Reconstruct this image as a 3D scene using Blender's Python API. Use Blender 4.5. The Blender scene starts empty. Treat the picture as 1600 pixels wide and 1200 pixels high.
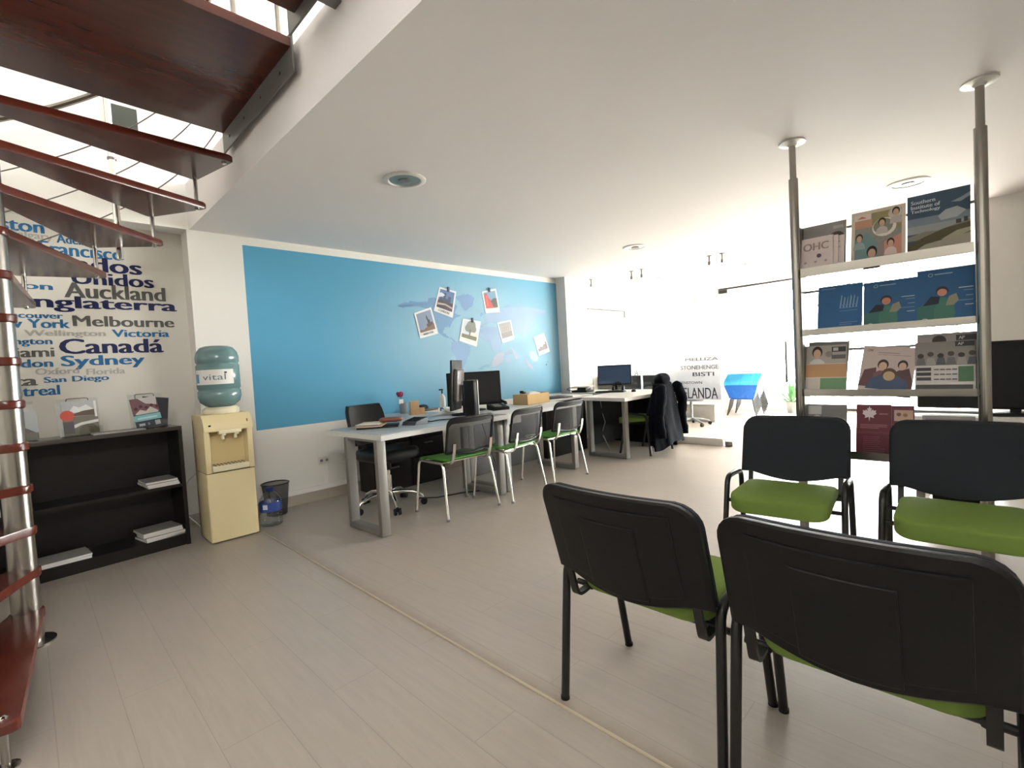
import bpy, bmesh, math, random
from mathutils import Vector, Matrix, Euler
random.seed(7)
SC = bpy.context.scene
COL = SC.collection
rad = math.radians

# ------------------------------------------------------------ camera, sky, exposure
cam_d = bpy.data.cameras.new('camera')
cam = bpy.data.objects.new('camera', cam_d); COL.objects.link(cam); SC.camera = cam
cam_d.sensor_fit = 'HORIZONTAL'; cam_d.sensor_width = 36.0
cam_d.lens = 759.93 / 1600 * 36.0
cam_d.clip_start = 0.02
YAW, PITCH, ROLL = 0.7873515, -0.03896096, -0.05642826
fw = Vector((math.sin(YAW)*math.cos(PITCH), math.cos(YAW)*math.cos(PITCH), math.sin(PITCH)))
rt = Vector((math.cos(YAW), -math.sin(YAW), 0)); up = rt.cross(fw)
r2 = rt*math.cos(ROLL) + up*math.sin(ROLL); u2 = up*math.cos(ROLL) - rt*math.sin(ROLL)
mw = Matrix((r2, u2, -fw)).transposed().to_4x4(); mw.translation = Vector((0, 0, 1.25))
cam.matrix_world = mw

wd = bpy.data.worlds.new('sky'); SC.world = wd; wd.use_nodes = True
nb = wd.node_tree.nodes['Background']
nb.inputs[0].default_value = (1.0, 0.965, 0.99, 1); nb.inputs[1].default_value = 20.0
SC.view_settings.view_transform = 'Standard'; SC.view_settings.look = 'None'
SC.view_settings.gamma = 1.0; SC.view_settings.use_curve_mapping = False
SC.view_settings.exposure = 1.22

def portal(name, loc, rot, sx, sy):
    l = bpy.data.lights.new(name, 'AREA'); l.shape = 'RECTANGLE'; l.size = sx; l.size_y = sy
    l.cycles.is_portal = True
    o = bpy.data.objects.new(name, l); COL.objects.link(o); o.location = loc; o.rotation_euler = rot
    return o
# portals only guide the sampling of the sky through the shop front and two added, unseen windows
portal('shopfront_portal', (11.12, .5, 1.3), (0, rad(90), 0), 2.5, 6.0)
portal('added_high_window_portal', (-0.75, -2.62, 3.6), (rad(90), 0, 0), 1.7, .8)
portal('added_upper_window_portal', (8.12, 2.6, 4.05), (0, rad(90), 0), 1.7, 3.4)
sun_d = bpy.data.lights.new('sun', 'SUN'); sun_d.energy = 40.0; sun_d.angle = rad(2); sun_d.color = (1.0, 0.97, 0.95)
sun = bpy.data.objects.new('sun', sun_d); COL.objects.link(sun); sun.location = (18, 2, 12)
sun.rotation_euler = Vector((-0.70, 0.10, -0.72)).to_track_quat('-Z', 'Y').to_euler()

# ------------------------------------------------------------ materials
def lin(c):
    return tuple(((x/255)/12.92 if x/255 <= 0.04045 else ((x/255+0.055)/1.055)**2.4) for x in c)
MATS = {}
def mat(name, rgb, rough=0.5, metal=0.0, spec=0.5, bump=0, bscale=80, var=0, vscale=6, coat=0, trans=0, emis=None, srgb=True):
    if name in MATS: return MATS[name]
    m = bpy.data.materials.new(name); m.use_nodes = True; MATS[name] = m
    nt = m.node_tree; b = nt.nodes['Principled BSDF']
    c = lin(rgb) if srgb else rgb
    b.inputs['Base Color'].default_value = (*c, 1)
    b.inputs['Roughness'].default_value = rough; b.inputs['Metallic'].default_value = metal
    b.inputs['Specular IOR Level'].default_value = spec
    b.inputs['Coat Weight'].default_value = coat; b.inputs['Coat Roughness'].default_value = 0.08
    b.inputs['Transmission Weight'].default_value = trans
    if emis: b.inputs['Emission Color'].default_value = (*lin(emis[0]), 1); b.inputs['Emission Strength'].default_value = emis[1]
    if var or bump:
        tc = nt.nodes.new('ShaderNodeTexCoord'); nz = nt.nodes.new('ShaderNodeTexNoise')
        nz.inputs['Detail'].default_value = 4
        nt.links.new(tc.outputs['Object'], nz.inputs['Vector'])
        nz.inputs['Scale'].default_value = vscale if var else bscale
        if var:
            mx = nt.nodes.new('ShaderNodeMix'); mx.data_type = 'RGBA'
            mx.inputs[6].default_value = (*[x*(1-var) for x in c], 1); mx.inputs[7].default_value = (*[min(1, x*(1+var)) for x in c], 1)
            nt.links.new(nz.outputs['Fac'], mx.inputs[0]); nt.links.new(mx.outputs[2], b.inputs['Base Color'])
        if bump:
            n2 = nt.nodes.new('ShaderNodeTexNoise'); n2.inputs['Scale'].default_value = bscale; n2.inputs['Detail'].default_value = 2
            nt.links.new(tc.outputs['Object'], n2.inputs['Vector'])
            bp = nt.nodes.new('ShaderNodeBump'); bp.inputs['Strength'].default_value = bump; bp.inputs['Distance'].default_value = 0.004
            nt.links.new(n2.outputs['Fac'], bp.inputs['Height']); nt.links.new(bp.outputs[0], b.inputs['Normal'])
    return m

def flat(rgb):
    return mat('print_%02x%02x%02x' % rgb, rgb, 0.45, spec=0.35)

def node(nt, t, **kw):
    n = nt.nodes.new(t)
    for k, v in kw.items(): setattr(n, k, v)
    return n
def math_n(nt, op, a, b=None, clamp=False):
    n = nt.nodes.new('ShaderNodeMath'); n.operation = op; n.use_clamp = clamp
    for i, v in enumerate((a, b)):
        if v is None: continue
        if isinstance(v, (int, float)): n.inputs[i].default_value = v
        else: nt.links.new(v, n.inputs[i])
    return n.outputs[0]
def mixc(nt, f, a, b):
    n = nt.nodes.new('ShaderNodeMix'); n.data_type = 'RGBA'
    for i, v in ((0, f), (6, a), (7, b)):
        if isinstance(v, (int, float)): n.inputs[i].default_value = v
        elif isinstance(v, tuple): n.inputs[i].default_value = (*v, 1)
        else: nt.links.new(v, n.inputs[i])
    return n.outputs[2]

def floor_mat():
    m = bpy.data.materials.new('floor_laminate'); m.use_nodes = True; nt = m.node_tree; b = nt.nodes['Principled BSDF']
    tc = node(nt, 'ShaderNodeTexCoord')
    mp = node(nt, 'ShaderNodeMapping'); mp.inputs['Rotation'].default_value = (0, 0, rad(90))
    nt.links.new(tc.outputs['Object'], mp.inputs['Vector'])
    br = node(nt, 'ShaderNodeTexBrick'); br.offset = 0.5
    nt.links.new(mp.outputs[0], br.inputs['Vector'])
    for k, v in (('Scale', 1.0), ('Mortar Size', 0.0016), ('Mortar Smooth', 0.3), ('Bias', 0.0), ('Brick Width', 1.25), ('Row Height', 0.196)): br.inputs[k].default_value = v
    base = lin((168, 158, 148))
    br.inputs['Color1'].default_value = (*[x*0.985 for x in base], 1); br.inputs['Color2'].default_value = (*[x*1.012 for x in base], 1)
    br.inputs['Mortar'].default_value = (*[x*0.78 for x in base], 1)
    m2 = node(nt, 'ShaderNodeMapping'); m2.inputs['Scale'].default_value = (26, 2.0, 1)
    nt.links.new(tc.outputs['Object'], m2.inputs['Vector'])
    nz = node(nt, 'ShaderNodeTexNoise'); nz.inputs['Scale'].default_value = 1.6; nz.inputs['Detail'].default_value = 6; nz.inputs['Distortion'].default_value = 0.6
    nt.links.new(m2.outputs[0], nz.inputs['Vector'])
    rp = node(nt, 'ShaderNodeMapRange'); rp.inputs[1].default_value = 0.3; rp.inputs[2].default_value = 0.7; rp.inputs[3].default_value = 0.94; rp.inputs[4].default_value = 1.03
    nt.links.new(nz.outputs['Fac'], rp.inputs[0])
    mul = node(nt, 'ShaderNodeMix', data_type='RGBA', blend_type='MULTIPLY'); mul.inputs[0].default_value = 1
    nt.links.new(br.outputs['Color'], mul.inputs[6]); nt.links.new(rp.outputs[0], mul.inputs[7])
    # worn dirt band beside the threshold strip
    sp = node(nt, 'ShaderNodeSeparateXYZ'); nt.links.new(tc.outputs['Object'], sp.inputs[0])
    n3 = node(nt, 'ShaderNodeTexNoise'); n3.inputs['Scale'].default_value = 9; n3.inputs['Detail'].default_value = 5
    nt.links.new(tc.outputs['Object'], n3.inputs['Vector'])
    d = math_n(nt, 'SUBTRACT', sp.outputs[0], 1.312)
    edge = math_n(nt, 'GREATER_THAN', d, 0.0)
    fall = math_n(nt, 'SUBTRACT', 1.0, math_n(nt, 'DIVIDE', d, 0.085), True)
    fall = math_n(nt, 'SUBTRACT', fall, 0.25, True)
    st = math_n(nt, 'MULTIPLY', math_n(nt, 'MULTIPLY', edge, fall), math_n(nt, 'MULTIPLY', n3.outputs['Fac'], 0.95), True)
    out = mixc(nt, st, mul.outputs[2], lin((120, 98, 76)))
    nt.links.new(out, b.inputs['Base Color'])
    b.inputs['Roughness'].default_value = 0.33; b.inputs['Specular IOR Level'].default_value = 0.42
    r2 = node(nt, 'ShaderNodeMapRange'); r2.inputs[3].default_value = 0.27; r2.inputs[4].default_value = 0.42
    nt.links.new(nz.outputs['Fac'], r2.inputs[0]); nt.links.new(r2.outputs[0], b.inputs['Roughness'])
    return m

def blue_wall_mat():
    # white plaster with the blue printed field (paler cloud round the map is part of the print)
    m = bpy.data.materials.new('wall_blue_mural'); m.use_nodes = True; nt = m.node_tree; b = nt.nodes['Principled BSDF']
    tc = node(nt, 'ShaderNodeTexCoord'); sp = node(nt, 'ShaderNodeSeparateXYZ'); nt.links.new(tc.outputs['Object'], sp.inputs[0])
    x, z = sp.outputs[0], sp.outputs[2]
    k = math_n(nt, 'MULTIPLY', math_n(nt, 'MULTIPLY', math_n(nt, 'GREATER_THAN', x, 1.50), math_n(nt, 'LESS_THAN', x, 5.985)),
               math_n(nt, 'MULTIPLY', math_n(nt, 'GREATER_THAN', z, 0.775), math_n(nt, 'LESS_THAN', z, 2.485)))
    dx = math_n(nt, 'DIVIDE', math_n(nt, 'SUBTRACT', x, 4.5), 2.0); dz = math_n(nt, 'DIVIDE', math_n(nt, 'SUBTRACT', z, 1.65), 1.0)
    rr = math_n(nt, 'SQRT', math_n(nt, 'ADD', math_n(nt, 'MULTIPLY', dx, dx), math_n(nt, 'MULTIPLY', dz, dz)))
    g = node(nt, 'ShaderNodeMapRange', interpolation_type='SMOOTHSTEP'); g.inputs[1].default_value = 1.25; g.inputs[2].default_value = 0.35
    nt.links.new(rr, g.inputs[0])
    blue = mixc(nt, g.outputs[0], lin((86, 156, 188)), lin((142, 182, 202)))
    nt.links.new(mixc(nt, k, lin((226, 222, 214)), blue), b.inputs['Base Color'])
    b.inputs['Roughness'].default_value = 0.6; b.inputs['Specular IOR Level'].default_value = 0.3
    return m

def glass_mat(name, tint=(0.97, 0.99, 0.98), gl=0.06):
    m = bpy.data.materials.new(name); m.use_nodes = True; nt = m.node_tree; nt.nodes.clear()
    o = node(nt, 'ShaderNodeOutputMaterial'); t = node(nt, 'ShaderNodeBsdfTransparent'); g = node(nt, 'ShaderNodeBsdfGlossy')
    t.inputs[0].default_value = (*tint, 1); g.inputs['Roughness'].default_value = 0.02
    lw = node(nt, 'ShaderNodeLayerWeight'); lw.inputs[0].default_value = 0.35
    f = math_n(nt, 'ADD', math_n(nt, 'MULTIPLY', lw.outputs['Facing'], 0.25), gl*0.5, True)
    mx = node(nt, 'ShaderNodeMixShader'); nt.links.new(f, mx.inputs[0]); nt.links.new(t.outputs[0], mx.inputs[1]); nt.links.new(g.outputs[0], mx.inputs[2])
    nt.links.new(mx.outputs[0], o.inputs[0]); return m

def mesh_fabric(name, rgb, alpha=0.35):
    m = bpy.data.materials.new(name); m.use_nodes = True; nt = m.node_tree; b = nt.nodes['Principled BSDF']
    b.inputs['Base Color'].default_value = (*lin(rgb), 1); b.inputs['Roughness'].default_value = 0.7
    b.inputs['Alpha'].default_value = 1-alpha
    return m

def wood_mat():
    m = bpy.data.materials.new('stair_mahogany'); m.use_nodes = True; nt = m.node_tree; b = nt.nodes['Principled BSDF']
    tc = node(nt, 'ShaderNodeTexCoord'); nz = node(nt, 'ShaderNodeTexNoise'); nz.inputs['Scale'].default_value = 5; nz.inputs['Detail'].default_value = 6
    mp = node(nt, 'ShaderNodeMapping'); mp.inputs['Scale'].default_value = (1, 5, 1)
    nt.links.new(tc.outputs['Object'], mp.inputs[0]); nt.links.new(mp.outputs[0], nz.inputs['Vector'])
    nt.links.new(mixc(nt, nz.outputs['Fac'], lin((70, 27, 19)), lin((98, 42, 29))), b.inputs['Base Color'])
    b.inputs['Roughness'].default_value = 0.25; b.inputs['Coat Weight'].default_value = 0.25; b.inputs['Coat Roughness'].default_value = 0.12; b.inputs['Specular IOR Level'].default_value = 0.35
    return m

WHITE = mat('white_plaster', (230, 225, 219), 0.75, spec=0.25, bump=0.15, bscale=60)
WHITE2 = mat('bright_white_plaster', (240, 238, 232), 0.75, spec=0.25)
CEIL = mat('ceiling_paint', (236, 230, 227), 0.8, spec=0.2, bump=0.1, bscale=40)
FLOOR = floor_mat(); BLUEWALL = blue_wall_mat(); WOOD = wood_mat()
GLASS = glass_mat('clear_glass')
STEEL = mat('brushed_steel', (158, 153, 146), 0.24, 1.0)
DSTEEL = mat('grey_steel', (120, 118, 114), 0.38, 1.0)
CHROME = mat('chrome', (225, 222, 215), 0.12, 1.0)
ALU = mat('satin_aluminium', (134, 130, 125), 0.5, 0.45)
BLACKP = mat('black_plastic', (20, 19, 18), 0.5, spec=0.25, bump=0.12, bscale=300)
BLACKM = mat('black_painted_metal', (19, 18, 17), 0.35, spec=0.5)
BLACKF = mat('charcoal_fabric', (40, 42, 47), 0.85, spec=0.25, bump=0.3, bscale=500)
GREENF = mat('green_fabric', (114, 136, 66), 0.9, spec=0.15, bump=0.3, bscale=500, var=0.08, vscale=40)
GREENP = mat('green_plastic', (66, 140, 36), 0.42, spec=0.4)
MESHF = mesh_fabric('black_mesh_fabric', (24, 22, 22), 0.27)
DARKW = mat('dark_wenge', (23, 18, 15), 0.4, spec=0.4, var=0.2, vscale=12)
DESKW = mat('desk_white_melamine', (206, 204, 200), 0.45, spec=0.5)
CREAM = mat('cream_plastic', (222, 205, 160), 0.4, spec=0.45)
CREAM2 = mat('pale_cream_plastic', (226, 216, 184), 0.45)
PAPER = mat('paper_white', (225, 222, 216), 0.7, spec=0.2)
PAPERG = mat('paper_grey', (150, 147, 143), 0.7, spec=0.2)
CARD = mat('cardboard', (196, 166, 120), 0.8, spec=0.15, var=0.06)
SCREEN = mat('dark_screen', (9, 9, 10), 0.4, spec=0.25)

# ------------------------------------------------------------ geometry helpers
class MB:
    """collects shapes, then links them as ONE mesh object"""
    def __init__(s): s.v = []; s.f = []; s.m = []; s.mats = []
    def mi(s, m):
        if m not in s.mats: s.mats.append(m)
        return s.mats.index(m)
    def add(s, verts, faces, m):
        o = len(s.v); k = s.mi(m)
        s.v += [tuple(v) for v in verts]
        for f in faces: s.f.append([i+o for i in f]); s.m.append(k)
        return s
    def box(s, c, d, m, rot=None, bev=0.0, seg=2):
        bm = bmesh.new(); bmesh.ops.create_cube(bm, size=1.0)
        for v in bm.verts: v.co = Vector((v.co.x*d[0], v.co.y*d[1], v.co.z*d[2]))
        if bev: bmesh.ops.bevel(bm, geom=bm.edges[:], offset=min(bev, min(d)*0.49), segments=seg, affect='EDGES', profile=0.5)
        R = rot.to_matrix() if isinstance(rot, Euler) else (rot or Matrix.Identity(3))
        bm.verts.index_update()
        s.add([R @ v.co + Vector(c) for v in bm.verts], [[v.index for v in f.verts] for f in bm.faces], m); bm.free(); return s
    def bx(s, x0, x1, y0, y1, z0, z1, m, bev=0.0):
        return s.box(((x0+x1)/2, (y0+y1)/2, (z0+z1)/2), (abs(x1-x0), abs(y1-y0), abs(z1-z0)), m, None, bev)
    def tube(s, pts, r, m, n=10, closed=False, caps=True, sq=None):
        pts = [Vector(p) for p in pts]; N = len(pts); rings = []
        t0 = None; up = None
        for i, p in enumerate(pts):
            if closed: t = (pts[(i+1) % N]-pts[i-1]).normalized()
            elif i == 0: t = (pts[1]-p).normalized()
            elif i == N-1: t = (p-pts[i-1]).normalized()
            else: t = ((pts[i+1]-p).normalized()+(p-pts[i-1]).normalized()).normalized()
            if up is None:
                a = Vector((0, 0, 1)) if abs(t.z) < 0.9 else Vector((1, 0, 0))
                up = (a - t*a.dot(t)).normalized()
            else:
                up = (up - t*up.dot(t)); up = up.normalized() if up.length > 1e-6 else t.orthogonal().normalized()
            sd = t.cross(up); rr = r[i] if isinstance(r, (list, tuple)) else r
            if sq: # rectangular section (w along side, h along up)
                ring = [p+sd*(a*sq[0]/2)+up*(b*sq[1]/2) for a, b in ((-1, -1), (1, -1), (1, 1), (-1, 1))]
            else: ring = [p+(up*math.cos(2*math.pi*k/n)+sd*math.sin(2*math.pi*k/n))*rr for k in range(n)]
            rings.append(ring)
        n = len(rings[0]); V = [v for r_ in rings for v in r_]; F = []
        for i in range(N if closed else N-1):
            j = (i+1) % N
            for k in range(n): F.append((i*n+k, i*n+(k+1) % n, j*n+(k+1) % n, j*n+k))
        if caps and not closed: F.append(tuple(range(n))[::-1]); F.append(tuple((N-1)*n+k for k in range(n)))
        return s.add(V, F, m)
    def cyl(s, a, b, r, m, n=16, r2=None): return s.tube([a, b], [r, r if r2 is None else r2], m, n)
    def lathe(s, prof, c, m, n=28, cap=True):
        V = []; F = []; c = Vector(c)
        for r, z in prof:
            for k in range(n): V.append(c+Vector((r*math.cos(2*math.pi*k/n), r*math.sin(2*math.pi*k/n), z)))
        for i in range(len(prof)-1):
            for k in range(n): F.append((i*n+k, i*n+(k+1) % n, (i+1)*n+(k+1) % n, (i+1)*n+k))
        if cap:
            if prof[0][0] > 1e-4: F.append(tuple(range(n))[::-1])
            if prof[-1][0] > 1e-4: F.append(tuple((len(prof)-1)*n+k for k in range(n)))
        return s.add(V, F, m)
    def prism(s, poly, z0, z1, m, tf=None):
        """poly: list of (x,y); extruded z0..z1; tf maps (x,y,z)->point"""
        n = len(poly); V = [(x, y, z0) for x, y in poly]+[(x, y, z1) for x, y in poly]
        if tf: V = [tf(*v) for v in V]
        F = [tuple(range(n))[::-1], tuple(range(n, 2*n))]+[(i, (i+1) % n, n+(i+1) % n, n+i) for i in range(n)]
        return s.add(V, F, m)
    def pillow(s, outline, prof, m, tf=None):
        """stack of inset copies of an outline: prof = [(inset_scale, z)]"""
        n = len(outline); V = []; F = []
        cx = sum(p[0] for p in outline)/n; cy = sum(p[1] for p in outline)/n
        for sc, z in prof:
            for x, y in outline: V.append((cx+(x-cx)*sc, cy+(y-cy)*sc, z))
        for i in range(len(prof)-1):
            for k in range(n): F.append((i*n+k, i*n+(k+1) % n, (i+1)*n+(k+1) % n, (i+1)*n+k))
        F.append(tuple(range(n))[::-1]); F.append(tuple((len(prof)-1)*n+k for k in range(n)))
        if tf: V = [tf(*v) for v in V]
        return s.add(V, F, m)
    def grid(s, fn, nu, nv, m, thick=None, close_u=False):
        V = [fn(i/(nu-1) if not close_u else i/nu, j/(nv-1)) for j in range(nv) for i in range(nu)]
        F = []
        for j in range(nv-1):
            for i in range(nu if close_u else nu-1): F.append((j*nu+i, j*nu+(i+1) % nu, (j+1)*nu+(i+1) % nu, (j+1)*nu+i))
        return s.add(V, F, m)
    def build(s, name, parent=None, loc=None, rotz=0, sharp=35, smooth=True):
        me = bpy.data.meshes.new(name)
        me.from_pydata(s.v, [], s.f); 
        for m in s.mats: me.materials.append(m)
        me.polygons.foreach_set('material_index', s.m)
        bm = bmesh.new(); bm.from_mesh(me); bmesh.ops.recalc_face_normals(bm, faces=bm.faces); bm.to_mesh(me); bm.free()
        if smooth:
            me.polygons.foreach_set('use_smooth', [True]*len(me.polygons)); me.set_sharp_from_angle(angle=rad(sharp))
        me.update()
        o = bpy.data.objects.new(name, me); COL.objects.link(o)
        if parent: o.parent = parent
        if loc is not None: o.location = loc
        o.rotation_euler.z = rotz
        return o

def tag(o, label, cat, group=None, kind=None):
    o['label'] = label; o['category'] = cat
    if group: o['group'] = group
    if kind: o['kind'] = kind
    return o
def thing(name, label, cat, loc=(0, 0, 0), rotz=0, group=None):
    o = bpy.data.objects.new(name, None); COL.objects.link(o); o.empty_display_size = 0.05
    o.location = loc; o.rotation_euler.z = rotz
    return tag(o, label, cat, group)
def struct(o): o['kind'] = 'structure'; return o
def clone(o, parent=None):
    c = o.copy(); COL.objects.link(c)
    if parent: c.parent = parent
    for ch in [k for k in bpy.data.objects if k.parent == o]: clone(ch, c)
    return c
def rrect(w, h, r, n=6, cx=0, cy=0):
    out = []
    for qx, qy, a0 in ((1, 1, 0), (-1, 1, 90), (-1, -1, 180), (1, -1, 270)):
        for k in range(n+1):
            a = rad(a0+90*k/n); out.append((cx+qx*(w/2-r)+r*math.cos(a), cy+qy*(h/2-r)+r*math.sin(a)))
    return out
def arc(c, r, a0, a1, n, z=0): return [(c[0]+r*math.cos(rad(a0+(a1-a0)*k/n)), c[1]+r*math.sin(rad(a0+(a1-a0)*k/n)), z) for k in range(n+1)]
def fillet(pts, r, n=5):
    """round the corners of an open polyline"""
    pts = [Vector(p) for p in pts]; out = [pts[0]]
    for i in range(1, len(pts)-1):
        a, b, c = pts[i-1], pts[i], pts[i+1]
        rr = min(r, (a-b).length*0.49, (c-b).length*0.49)
        p0 = b+(a-b).normalized()*rr; p1 = b+(c-b).normalized()*rr
        for k in range(n+1):
            t = k/n; out.append(p0*(1-t)**2+b*2*t*(1-t)+p1*t*t)
    out.append(pts[-1]); return out

_tc = {}
def text_geo(s, bold=0.0):
    if (s, bold) in _tc: return _tc[(s, bold)]
    cu = bpy.data.curves.new('tmp_text', 'FONT'); cu.body = s; cu.size = 1; cu.offset = bold; cu.resolution_u = 3
    o = bpy.data.objects.new('tmp_text', cu); COL.objects.link(o)
    dg = bpy.context.evaluated_depsgraph_get(); dg.update()
    me = bpy.data.meshes.new_from_object(o.evaluated_get(dg))
    V = [(v.co.x, v.co.y) for v in me.vertices]; F = [list(p.vertices) for p in me.polygons]
    bpy.data.objects.remove(o); bpy.data.curves.remove(cu); bpy.data.meshes.remove(me)
    _tc[(s, bold)] = (V, F); return V, F
def put_text(mb, s, fn, u0, u1, v0, v1, m, bold=0.0, heavy=0, nrm=(0, 0, 0)):
    """fit the lettering of s into the rectangle (u0..u1, v0..v1); fn(u,v)->point"""
    V, F = text_geo(s, bold)
    if not V: return
    xs = [v[0] for v in V]; ys = [v[1] for v in V]
    ax, bx_, ay, by = min(xs), max(xs), min(ys), max(ys)
    for k in (range(-heavy, heavy+1) if heavy else (0,)): # overprinted copies give the heavy weight
        dx = k*.017; e = .017*heavy
        o_ = Vector(nrm)*(k*0.0003)
        mb.add([Vector(fn(u0+(x+dx-ax+e)/(bx_-ax+2*e)*(u1-u0), v0+(y-ay)/(by-ay)*(v1-v0)))+o_ for x, y in V], F, m)

def cover(mb, tf, items, w, h, eps=0.0004):
    """printed design: items drawn in order in the unit square; tf(u*w, v*h, depth)->point"""
    d = eps
    for it in items:
        k = it[0]; d += eps*0.5
        P = lambda u, v, d=d: tf(u*w, v*h, d)
        if k == 'r': _, a, b, c, e, col = it; mb.add([P(a, b), P(c, b), P(c, e), P(a, e)], [(0, 1, 2, 3)], flat(col))
        elif k == 'p': mb.add([P(*q) for q in it[1]], [tuple(range(len(it[1])))], flat(it[2]))
        elif k == 'c':
            _, u, v, r, col = it[:5]; ry = it[5] if len(it) > 5 else r*w/h
            mb.add([P(u+r*math.cos(2*math.pi*i/18), v+ry*math.sin(2*math.pi*i/18)) for i in range(18)], [tuple(range(18))], flat(col))
        elif k == 't': _, s, a, b, c, e, col = it; put_text(mb, s, P, a, c, b, e, flat(col), 0, 2)
def lines(u0, u1, v1, n, dv, col, seed=1, th=0.012):
    r = random.Random(seed)
    return [('r', u0, v1-i*dv, u0+(u1-u0)*r.uniform(0.65, 1), v1-i*dv+th, col) for i in range(n)]
def head(u, v, r, skin, hair, shirt, w=1):
    """small portrait: shoulders, hair, face"""
    return [('p', [(u-r*1.9*w, v-r*3.2), (u-r*1.6*w, v-r*1.7), (u-r*0.6*w, v-r*1.1), (u+r*0.6*w, v-r*1.1), (u+r*1.6*w, v-r*1.7), (u+r*1.9*w, v-r*3.2)], shirt),
            ('c', u, v+r*0.25, r*1.15*w, hair, r*1.2), ('c', u, v-r*0.1, r*0.85*w, skin, r*0.95)]
def sheet_stack(mb, cx, cy, z, w, d, n, m, rot=0, jit=0.006, th=0.006, seed=0):
    r = random.Random(seed)
    for i in range(n):
        mb.box((cx+r.uniform(-jit, jit), cy+r.uniform(-jit, jit), z+th*(i+0.5)), (w, d, th*0.9), m, Euler((0, 0, rot+r.uniform(-0.04, 0.04))))
WORDS = [
("Boston",-0.190,0.196,2.435,2.528),
("Calgary",-0.007,0.239,2.372,2.442),
("Adelaide",0.257,0.519,2.378,2.444),
("San Francisco",-0.071,0.655,2.283,2.383),
("Estados",0.071,0.771,2.176,2.293),
("Unidos",0.322,0.845,2.073,2.174),
("Brighton",-0.342,0.213,1.997,2.067),
("Auckland",0.273,0.920,1.963,2.081),
("Inglaterra",0.038,0.995,1.851,1.975),
("Vancouver",-0.124,0.256,1.798,1.843),
("New York",-0.187,0.291,1.726,1.793),
("Melbourne",0.307,0.967,1.742,1.826),
("Wellington",0.033,0.500,1.652,1.711),
("Victoria",0.537,0.925,1.659,1.719),
("Washington",-0.268,0.183,1.588,1.652),
("Canadá",0.216,0.875,1.527,1.645),
("Miami",-0.123,0.189,1.509,1.582),
("Sydney",0.218,0.739,1.408,1.515),
("London",-0.174,0.176,1.433,1.493),
("Oxford",0.073,0.320,1.376,1.424),
("Florida",0.360,0.603,1.361,1.408),
("Malta",-0.306,0.084,1.298,1.374),
("San Diego",0.115,0.496,1.300,1.357),
("Montreal",-0.198,0.200,1.220,1.294),
]
MAP = {
'na': [(3.101, 2.009), (3.209, 2.052), (3.309, 2.068), (3.515, 2.072), (3.527, 2.109), (3.627, 2.132), (3.717, 2.119), (3.883, 2.076), (3.981, 2.035), (3.931, 1.949), (4.028, 1.929), (3.947, 1.896), (3.905, 1.857), (3.863, 1.81), (3.83, 1.765), (3.755, 1.771), (3.723, 1.718), (3.775, 1.659), (3.849, 1.636), (3.923, 1.593), (3.874, 1.591), (3.792, 1.636), (3.666, 1.696), (3.637, 1.791), (3.608, 1.879), (3.57, 1.973), (3.457, 1.997), (3.322, 2.009), (3.188, 1.989), (3.124, 1.989)],
'green': [(3.947, 2.155), (4.089, 2.202), (4.15, 2.203), (4.211, 2.197), (4.281, 2.167), (4.242, 2.07), (4.155, 2.011), (4.093, 1.993), (4.056, 2.03), (4.021, 2.098)],
'sa': [(3.845, 1.58), (3.963, 1.598), (4.162, 1.518), (4.141, 1.44), (4.083, 1.348), (4.025, 1.257), (3.969, 1.167), (3.914, 1.17), (3.919, 1.292), (3.89, 1.415), (3.838, 1.492)],
'af': [(4.321, 1.74), (4.498, 1.787), (4.655, 1.777), (4.703, 1.661), (4.78, 1.611), (4.715, 1.528), (4.697, 1.445), (4.538, 1.448), (4.505, 1.587), (4.375, 1.609), (4.304, 1.66)],
'eu': [(4.398, 1.901), (4.467, 1.944), (4.535, 1.97), (4.583, 2.013), (4.72, 2.027), (4.96, 2.067), (5.136, 2.104), (5.261, 2.087), (5.417, 2.077), (5.715, 2.049), (5.683, 1.993), (5.544, 1.979), (5.46, 1.95), (5.401, 1.877), (5.37, 1.823), (5.31, 1.733), (5.255, 1.689), (5.173, 1.627), (5.103, 1.697), (5.053, 1.705), (4.988, 1.653), (4.948, 1.764), (4.868, 1.814), (4.8, 1.854), (4.659, 1.835), (4.524, 1.837), (4.412, 1.797), (4.333, 1.748), (4.347, 1.796), (4.459, 1.847)],
'jp': [(5.354, 1.787), (5.425, 1.85), (5.457, 1.842), (5.394, 1.788)],
'br': [(4.348, 1.94), (4.393, 1.973), (4.413, 1.958), (4.378, 1.917)],
'sib': [(4.805, 2.067), (4.843, 2.099), (4.939, 2.103), (4.913, 2.077)],
'an': [(4.27, 1.222), (4.303, 1.237), (4.414, 1.281), (4.48, 1.27), (4.455, 1.238), (4.345, 1.219)],
'pk1': [(4.502, 1.269), (4.578, 1.381), (4.661, 1.429), (4.767, 1.443), (4.733, 1.31), (4.66, 1.263), (4.544, 1.235)],
'pk2': [(4.766, 1.427), (4.887, 1.458), (4.945, 1.423), (4.882, 1.399), (4.786, 1.393)],
'pk3': [(4.902, 1.492), (4.937, 1.483), (5.044, 1.343), (4.998, 1.327)],
'pk4': [(4.758, 1.326), (4.855, 1.357), (4.914, 1.347), (4.899, 1.305), (4.801, 1.283)],
'au': [(5.15, 1.34), (5.199, 1.321), (5.272, 1.256), (5.347, 1.209), (5.317, 1.175), (5.242, 1.213)],
'au2': [(5.299, 1.433), (5.419, 1.448), (5.491, 1.339), (5.446, 1.277), (5.353, 1.289), (5.293, 1.362)],
'nz': [(5.634, 1.224), (5.655, 1.242), (5.67, 1.227), (5.647, 1.209)],
'nz2': [(5.674, 1.269), (5.692, 1.281), (5.696, 1.263)],
}
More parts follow.
